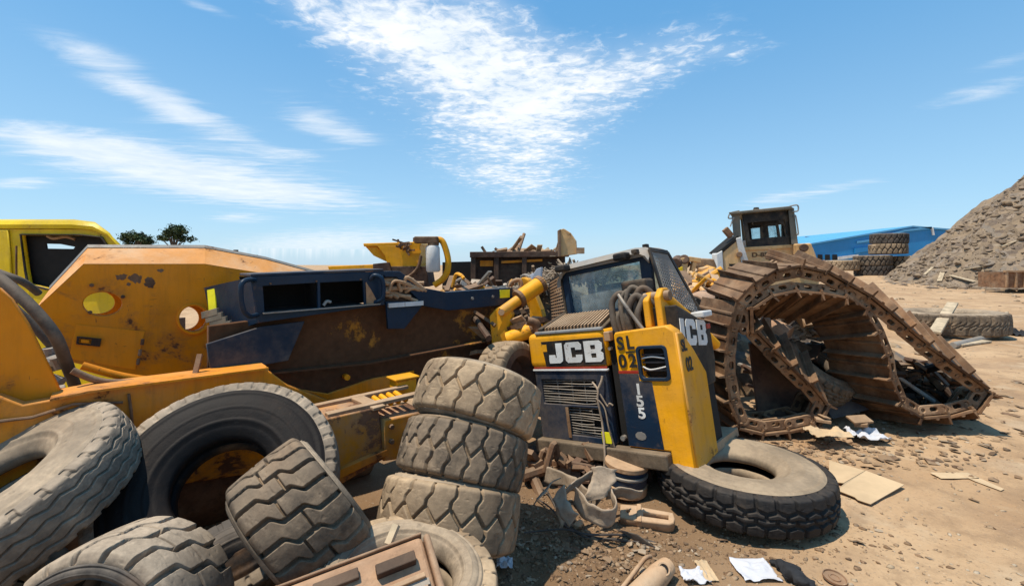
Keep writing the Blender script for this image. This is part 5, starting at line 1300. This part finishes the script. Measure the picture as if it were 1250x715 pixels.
# matted scrap bale over the cab, with a yellow plate standing in it
def bale():
    c = at(690,322,6.8); b = MB(); rr = random.Random(5)
    for k in range(900):
        u = V((rr.gauss(0,.42), rr.gauss(0,.25), 0)); p = c+V((u.x, u.y, .22*math.exp(-(u.x/.45)**2)*rr.uniform(.2,1)-.28+.14*u.x)); d = V((rr.gauss(0,1),rr.gauss(0,.6),rr.gauss(0,.45))).normalized()*rr.uniform(.06,.2)
        b.tube([p-d, p+V((0,0,rr.uniform(-.03,.05))), p+d], rr.uniform(.006,.016), 5)
    return b
mk('wire_bale','matted tan bale of wire and fibre behind the digger cab','wire bale','belt', bale())
pl = thing('yellow_plate','upright chipped yellow steel plate standing on the wire bale','steel plate', at(697,312,6.9))
q = [at(684,280,6.9),at(688,279,6.9),at(696,284,6.9),(at(703,294,6.9)),at(704,310,6.9),at(684,313,6.9)]
MB().prism(q, (.02,.06,0)).build('plate', M['palegold'], pl, bevel=.008)
MB().prism([at(681.5,281,6.86),at(684.5,279.5,6.86),at(685,313,6.86),at(682,313,6.86)], (0,.14,0)).build('edge_strip', M['rust'], pl, bevel=.004)
MB().bar(at(678,308,6.95), at(683,290,6.95), .02,.02).build('brace', M['tanrust'], pl)
MB().box(at(708,306,6.9),(.12,.1,.09)).build('lug', M['tanrust'], pl)
# dusty sheet hanging at the left of the cab
mk('torn_cloth','pale torn cloth caught between the boom and the digger cab','cloth','paper', MB().prism([at(648,340,5.2),at(655,328,5.2),at(661,326,5.2),at(660,338,5.2),at(653,346,5.2)], (.02,.05,0)).prism([at(646,336,5.25),at(651,333,5.25),at(652,345,5.25)], (.01,.06,0)), .004)

# yellow scrapped machinery on the right skyline
G = thing('scrapped_machine', 'pile of faded yellow machine frames on the skyline right of the digger cab', 'scrapped machine', at(850,340,9.4)-V((0,0,1.2)))
def sg(px,py,dy=0): return at(px,py,9.4+dy)
MB().prism([sg(828,316),sg(842,313),sg(856,315),sg(856,321),sg(846,319),(sg(840,320)),sg(838,342),sg(852,342),sg(852,347),sg(833,347)], (0,.3,0)).build('frame', M['palegold'], G, bevel=.01)
MB().prism([sg(846,319,.02),sg(851,319,.02),sg(846,343,.02),sg(841,343,.02)], (0,.12,0)).build('strut', M['palegold'], G, bevel=.01)
MB().prism([sg(856,315,.3),sg(872,316,.3),sg(876,326,.3),sg(870,334,.3),sg(858,326,.3)], (0,.5,0)).build('gearbox', M['tanrust'], G, bevel=.03)
MB().prism([sg(857,335,-.3),sg(873,326,-.3),sg(880,334,-.3),sg(878,348,-.3),sg(862,350,-.3),sg(858,343,-.3)], (.05,.5,.05)).build('bucket', M['amber_worn'], G, bevel=.02)
MB().prism([sg(857,335,-.35),sg(872,327,-.35),sg(870,338,-.35),sg(860,344,-.35)], (0,.06,0)).build('bucket_plate', M['pinkdrum'], G, bevel=.01)
MB().cyl(sg(824,322,-.1), sg(828,318,.3), .12, 14).cyl(sg(835,316,.0), sg(837,322,.3), .10, 14).build('roller', M['darkrust'], G, bevel=.02)
MB().prism([sg(855,327,-.1),sg(866,325,-.1),sg(866,331,-.1),sg(856,332,-.1)], (0,.2,0)).build('block', M['palegold'], G, bevel=.02)
for k,(x0,y0,x1,y1) in enumerate(((834,350,856,356),(846,345,858,338),(852,340,862,356),(836,343,846,361))):
    MB().bar(sg(x0,y0,-.4), sg(x1,y1,-.4), .10,.10).build('beam', M['tanrust' if k%2 else 'palegold'], G, bevel=.01)
mk('lemon_panel','lemon yellow bent sheet standing right behind the digger cab screen','panel','lemon', MB().prism([at(822,330,7.0),at(833,325,7.0),at(835,345,7.0),at(833,372,7.0),at(826,392,7.0),at(822,392,7.0)], (.03,.06,0)), .008)
D_ = thing('steel_drum','pinkish tan cylinder with a dark bolted flange end beside the digger cab','cylinder', at(850,378,5.9)-V((0,0,.6)))
ca, cb_ = at(846,378,5.7), at(886,361,6.5)
MB().cyl(ca, cb_, .19, 36).build('barrel', M['pinkdrum'], D_, bevel=.01, smooth=True)
da = (ca-cb_).normalized(); Mf = axis_frame(ca, da)
MB(Mf).lathe([(0,.005),(.07,.005),(.08,.03),(.10,.03),(.11,.012),(.165,.012),(.17,-.02)], Matrix.Identity(4), 36).build('flange', M['void'], D_, smooth=True)
for k in range(10): a = 2*PI*k/10; MB(Mf).cyl((.142*math.cos(a),.142*math.sin(a),.01),(.142*math.cos(a),.142*math.sin(a),.03),.012,6).build('flange_bolt', M['steel'], D_)

MB(Mf).lathe([(0,.03),(.035,.03),(.045,.012)], Matrix.Identity(4), 20).build('hub', M['navy2'], D_, smooth=True)
mk('steel_drum','second pinkish cylinder lying above the flanged one','cylinder','pinkdrum', MB().cyl(at(858,358,6.6), at(884,352,7.0), .16, 30), .01, True)

# ------------------------------------------------------------------ bulldozer
Z = thing('bulldozer', 'faded yellow bulldozer with a dark glazed cab beyond the crawler track', 'bulldozer', at(940,330,12)-V((0,0,1.4)))
def zp(px,py,dy=0): return at(px,py,12)+V((.56*dy,dy,0))
MB().prism([zp(900,306),zp(913,300,),zp(975,297),zp(992,301),zp(999,320),zp(1000,352),zp(892,352),zp(888,318)], (.9,1.6,0)).build('hull', M['palegold'], Z, bevel=.04)
MB().prism([zp(906,302,-.04),zp(982,297.5,-.04),zp(983,302,-.04),zp(906,306,-.04)], (0,.3,0)).build('cowl_strip', M['palegold'], Z, bevel=.01)
tank = MB(); tank.prism([zp(972,298,-.25),zp(990,297,-.25),zp(996,318,-.25),zp(975,320,-.25)], (0,.5,0)); tank.build('tank', M['palegold'], Z, bevel=.04)
MB().cyl(zp(980,303,-.27), zp(980,303,-.45), .10, 18).build('headlamp', M['darkrust'], Z, bevel=.02)
text('lettering','D-85A', .16, M['rust'], Z, frame(zp(931,311,-.012), V((1,0,.03)).normalized(), ZV, V((0,-1,0))), .004, .002, 1.3)
# cab
for q, d in (((893,259,903,257,906,305,897,306),-.1),((962,255,969,254,974,298,966,299),-.1),((900,259,908,259,910,302,904,302),1.2),((955,258,960,258,962,298,956,298),1.2)):
    MB().prism([zp(q[i],q[i+1],d) for i in (0,2,4,6)], (.06,.12,0)).build('cab_post', M['dozergrey'], Z, bevel=.015)
MB().prism([zp(890,260,-.2),zp(965,252.5,-.2),zp(969,256,-.2),zp(892,263,-.2)], (.9,1.6,0)).build('cab_roof', M['dozergrey'], Z, bevel=.02)
def zplate(name, outer, holes, dy, depth, mat):
    O = zp(935,280,dy); f = lambda p: ((zp(p[0],p[1],dy)-O).x, (zp(p[0],p[1],dy)-O).z)
    return plate(name, [[f(p) for p in outer]]+[[f(p) for p in h] for h in holes], depth, M[mat], Z, frame(O, V((1,0,0)), ZV, V((0,-1,0))), .006)
zplate('front_frame', [(906,262),(962,257),(968,298),(912,304)], [[(912,272),(957,268),(961,288),(915,292)]], .0, .05, 'black')
zplate('rear_frame', [(906,262),(962,257),(966,297),(911,302)], [[(914,275),(931,273),(934,291),(916,293)],[(936,272),(948,271),(951,289),(939,291)],[(951,270),(957,269.5),(960,288),(954,288.5)]], 1.15, .05, 'black')
zplate('rear_window_glass', [(914,275),(957,269.5),(960,288),(916,293)], [], 1.22, .01, 'glass')
MB().prism([zp(910,293,.1),zp(964,289,.1),zp(966,299,.1),zp(912,303,.1)], (0,.35,0)).build('dashboard', M['grey'], Z, bevel=.02)
MB().prism([zp(918,264,.6),zp(952,261,.6),zp(953,269,.6),zp(919,272,.6)], (0,.1,0)).prism([zp(931,272,.7),zp(938,272,.7),zp(940,292,.7),zp(932,292,.7)], (0,.2,0)).build('seat', M['black'], Z, bevel=.03)
MB(axis_frame(zp(923,257,.1),(0,0,1))).lathe([(0,.1),(.06,.09),(.09,.0),(.09,-.04)], Matrix.Identity(4), 18).build('beacon', M['black'], Z, smooth=True)
for pts in ([(891,262),(890,267),(897,267)],[(964,252.5),(973,251.5),(973.5,258),(967,259)],[(969,265),(971,265),(974,285),(972,286)],[(892,277),(896,266)]):
    hose('handrail', [zp(*p,-.15) for p in pts], .018, 'grey', Z, 8)
MB().box(zp(890,285,-.35),(.16,.10,.26), Matrix.Rotation(-.7,3,'Y')).build('lamp', M['rust'], Z, bevel=.02)
# lift frame on the left, pale and dented
MB().prism([zp(877,309,-.4),zp(902,288,-.4),zp(906,291,-.4),zp(882,311,-.4)], (0,.5,0)).build('guard_top', M['void'], Z, bevel=.02)
b = MB(); b.prism([zp(877,310,-.42),zp(884,306,-.42),zp(888,360,-.42),zp(880,362,-.42)], (0,.3,0)).prism([zp(900,292,-.42),zp(906,290,-.42),zp(916,322,-.42),zp(908,327,-.42)], (0,.25,0)).build('lift_arm', M['white'], Z, bevel=.02)
MB().prism([zp(884,308,-.38),zp(900,293,-.38),zp(908,326,-.38),zp(888,352,-.38)], (0,.2,0)).build('side_guard', M['palegold'], Z, bevel=.02)
MB().cyl(zp(904,311,-.4), zp(904,311,-.5), .07, 16).build('pin', M['rust'], Z, bevel=.01)
MB().prism([zp(892,322,-.4),zp(907,322,-.4),zp(907,331,-.4),zp(893,334,-.4)], (0,.03,0)).build('side_window', M['void'], Z)
MB().prism([zp(858,352,-.9),zp(1012,346,-.9),zp(1012,384,-.9),zp(870,392,-.9)], (.05,.1,0)).build('dozer_blade', M['tanrust'], Z, bevel=.02)
for x0 in (884,984):
    MB().prism([zp(x0-6,352,-.3),zp(x0+22,352,-.3),zp(x0+24,360,-.3),zp(x0+24,388,-.3),zp(x0-6,390,-.3)], (1.4,2.6,0)).build('running_gear', M['darkrust'], Z, bevel=.06)
# ------------------------------------------------------------------ sky, sun, camera
w = bpy.data.worlds.new('World'); sc.world = w; w.use_nodes = True
nt = w.node_tree; nt.nodes.clear()
def wn(k): return nt.nodes.new(k)
def wl(a, b): nt.links.new(a, b)
def wm(op, *xs, clamp=False):
    m = wn('ShaderNodeMath'); m.operation = op; m.use_clamp = clamp
    for i, x in enumerate(xs):
        if isinstance(x,(int,float)): m.inputs[i].default_value = x
        else: wl(x, m.inputs[i])
    return m.outputs[0]
def wramp(x, a, b, lo=0, hi=1):
    r = wn('ShaderNodeMapRange'); r.interpolation_type='SMOOTHSTEP'
    for k, v in zip(('From Min','From Max','To Min','To Max'), (a,b,lo,hi)): r.inputs[k].default_value=v
    wl(x, r.inputs[0]); return r.outputs[0]
SUN = V((-.34,-.12,.93)).normalized()
el = math.asin(SUN.z); az = math.atan2(SUN.x, SUN.y)
sky = wn('ShaderNodeTexSky'); sky.sky_type='NISHITA'; sky.sun_disc=False; sky.sun_elevation=el; sky.sun_rotation=az
sky.air_density=1.0; sky.dust_density=.35; sky.ozone_density=2.2; sky.altitude=200
tc = wn('ShaderNodeTexCoord'); sx = wn('ShaderNodeSeparateXYZ'); wl(tc.outputs['Generated'], sx.inputs[0])
dx, dy, dz = sx.outputs
# directions as bearing/elevation slopes, clouds as patches of the sky dome with real wind-streaked noise on a flat cloud deck
yy_ = wm('MAXIMUM', dy, .02); u = wm('DIVIDE', dx, yy_); v = wm('DIVIDE', dz, yy_)
zz_ = wm('MAXIMUM', dz, .03)
cb3 = wn('ShaderNodeCombineXYZ'); wl(wm('DIVIDE',dx,zz_), cb3.inputs[0]); wl(wm('DIVIDE',dy,zz_), cb3.inputs[1])
deck = cb3.outputs[0]
def wnoise(scale, detail, rough, rot=0, st=(1,1,1), dist=0):
    m = wn('ShaderNodeMapping'); m.inputs['Rotation'].default_value=(0,0,rot); m.inputs['Scale'].default_value=st; wl(deck, m.inputs[0])
    n = wn('ShaderNodeTexNoise'); n.inputs['Scale'].default_value=scale; n.inputs['Detail'].default_value=detail; n.inputs['Roughness'].default_value=rough; n.inputs['Distortion'].default_value=dist
    wl(m.outputs[0], n.inputs['Vector']); return n.outputs[0]
def blob(px, py, rx, ry, rot=0, amp=1):
    """soft patch centred on the bearing of a photo point; radii in photo pixels"""
    cu, cv = (px-CXP)/FPX, (HYP-py)/FPX; c, s = math.cos(math.radians(rot)), math.sin(math.radians(rot))
    a = wm('SUBTRACT', u, cu); b = wm('SUBTRACT', v, cv)
    p = wm('DIVIDE', wm('ADD', wm('MULTIPLY', a, c), wm('MULTIPLY', b, s)), rx/FPX)
    q = wm('DIVIDE', wm('SUBTRACT', wm('MULTIPLY', b, c), wm('MULTIPLY', a, s)), ry/FPX)
    d = wm('ADD', wm('MULTIPLY',p,p), wm('MULTIPLY',q,q))
    return wm('MULTIPLY', wm('EXPONENT', wm('MULTIPLY', d, -1.0)), amp)
def total(bl):
    t = bl[0]
    for x in bl[1:]: t = wm('ADD', t, x)
    return t
heap_ = total([blob(510,30,150,75,-18,1.0), blob(585,95,120,85,-40,1.0), blob(640,170,62,62,-50,.75), blob(600,215,75,16,-12,.5), blob(780,80,110,38,22,.85), blob(690,20,40,30,0,-.25), blob(690,100,70,60,0,.5), blob(420,15,100,30,-20,.55), blob(905,62,60,16,10,.35), blob(640,225,30,12,0,.4)])
wisp = total([blob(150,190,170,26,-9,.8), blob(300,232,150,17,-6,.8), blob(60,172,90,12,-14,.4), blob(150,95,120,26,-27,.55), blob(230,140,90,14,-24,.45), blob(395,148,70,22,-22,.6), blob(20,224,50,9,0,.5), blob(290,266,40,6,0,.5), blob(390,297,120,18,3,.72), blob(590,281,68,15,5,.78), blob(300,210,200,60,-8,.16), blob(250,8,45,8,-20,.45), blob(370,190,40,7,-5,.35),
              blob(1200,112,80,14,16,.5), blob(960,240,75,10,10,.45), blob(1240,70,60,10,15,.3), blob(1050,225,40,6,8,.3), blob(800,300,260,12,0,.15), blob(1100,255,160,14,6,.16)])
n1 = wnoise(2.6,10,.62,.6,(1,1.0,1),.3); n2 = wnoise(11,7,.62,.5,(1,1.1,1),.45); n3 = wnoise(1.6,11,.68,-.35,(.8,2.2,1),.5)
cum = wm('ADD', heap_, wm('ADD', wm('MULTIPLY', wm('SUBTRACT', n1, .5), 2.6), wm('MULTIPLY', wm('SUBTRACT', n2, .5), 3.3)))
c1 = wm('MULTIPLY', wramp(cum,.2,1.95), wramp(heap_,.05,.45))
c1 = wm('MAXIMUM', c1, wm('MULTIPLY', wramp(heap_,.15,1.3), wramp(n1,.3,.7,.15,.5)))
cir = wm('ADD', wisp, wm('MULTIPLY', wm('SUBTRACT', n3, .5), 1.7))
c2 = wm('MULTIPLY', wm('MULTIPLY', wramp(cir,.12,1.0), wramp(wisp,.04,.35)), .75)
front = wramp(dy, .02, .12)
# the half of the sky behind the camera gets its own scattered cloud
bk = wm('MULTIPLY', wramp(n1,.52,.75,0,.6), wramp(dy,.1,-.15)); bk = wm('MULTIPLY', bk, wramp(dz,.05,.25))
den = wm('MINIMUM', wm('ADD', wm('MULTIPLY', wm('MAXIMUM', c1, c2), front), bk), .97)
hs = wn('ShaderNodeHueSaturation'); hs.inputs['Saturation'].default_value=1.12; hs.inputs['Hue'].default_value=.487; hs.inputs['Value'].default_value=1.0; wl(sky.outputs[0], hs.inputs['Color'])
mx = wn('ShaderNodeMix'); mx.data_type='RGBA'; wl(den, mx.inputs[0]); 
hz_ = wn('ShaderNodeMix'); hz_.data_type='RGBA'; wl(wramp(dz,-.02,.55), hz_.inputs[0]); hz_.inputs[6].default_value=(2.1,3.5,4.8,1); hz_.inputs[7].default_value=(.68,2.15,4.15,1)
sm_ = wn('ShaderNodeMix'); sm_.data_type='RGBA'; sm_.inputs[0].default_value=.75; wl(hs.outputs[0], sm_.inputs[6]); wl(hz_.outputs[2], sm_.inputs[7]); wl(sm_.outputs[2], mx.inputs[6])
cw = wn('ShaderNodeMix'); cw.data_type='RGBA'; wl(wramp(n1,.35,.7), cw.inputs[0]); cw.inputs[6].default_value=(4.7,5.1,5.5,1); cw.inputs[7].default_value=(5.7,5.8,5.9,1)
wl(cw.outputs[2], mx.inputs[7])
bg = wn('ShaderNodeBackground'); bg.inputs['Strength'].default_value=.138; wl(mx.outputs[2], bg.inputs[0])
ow = wn('ShaderNodeOutputWorld'); wl(bg.outputs[0], ow.inputs[0])

sl = bpy.data.lights.new('sun','SUN'); sl.energy=4.0; sl.angle=math.radians(.6); sl.color=(1,.915,.77)
so = bpy.data.objects.new('sun', sl); COL.objects.link(so); so.rotation_euler = (-SUN).to_track_quat('-Z','Y').to_euler(); so.location=(0,0,30)
cam = bpy.data.cameras.new('camera'); co = bpy.data.objects.new('camera', cam); COL.objects.link(co)
co.location=(0,0,CAMH); co.rotation_euler=(PI/2,0,0); cam.sensor_width=36; cam.lens=FPX/1250*36; cam.shift_y=-(357.5-HYP)/1250
cam.clip_start=.05; cam.clip_end=2000
sc.camera = co
sc.view_settings.view_transform='Standard'; sc.view_settings.look='None'; sc.view_settings.exposure=0.45; sc.view_settings.gamma=1
sc.view_settings.use_curve_mapping=False
sc.cycles.max_bounces=8; sc.cycles.transparent_max_bounces=12
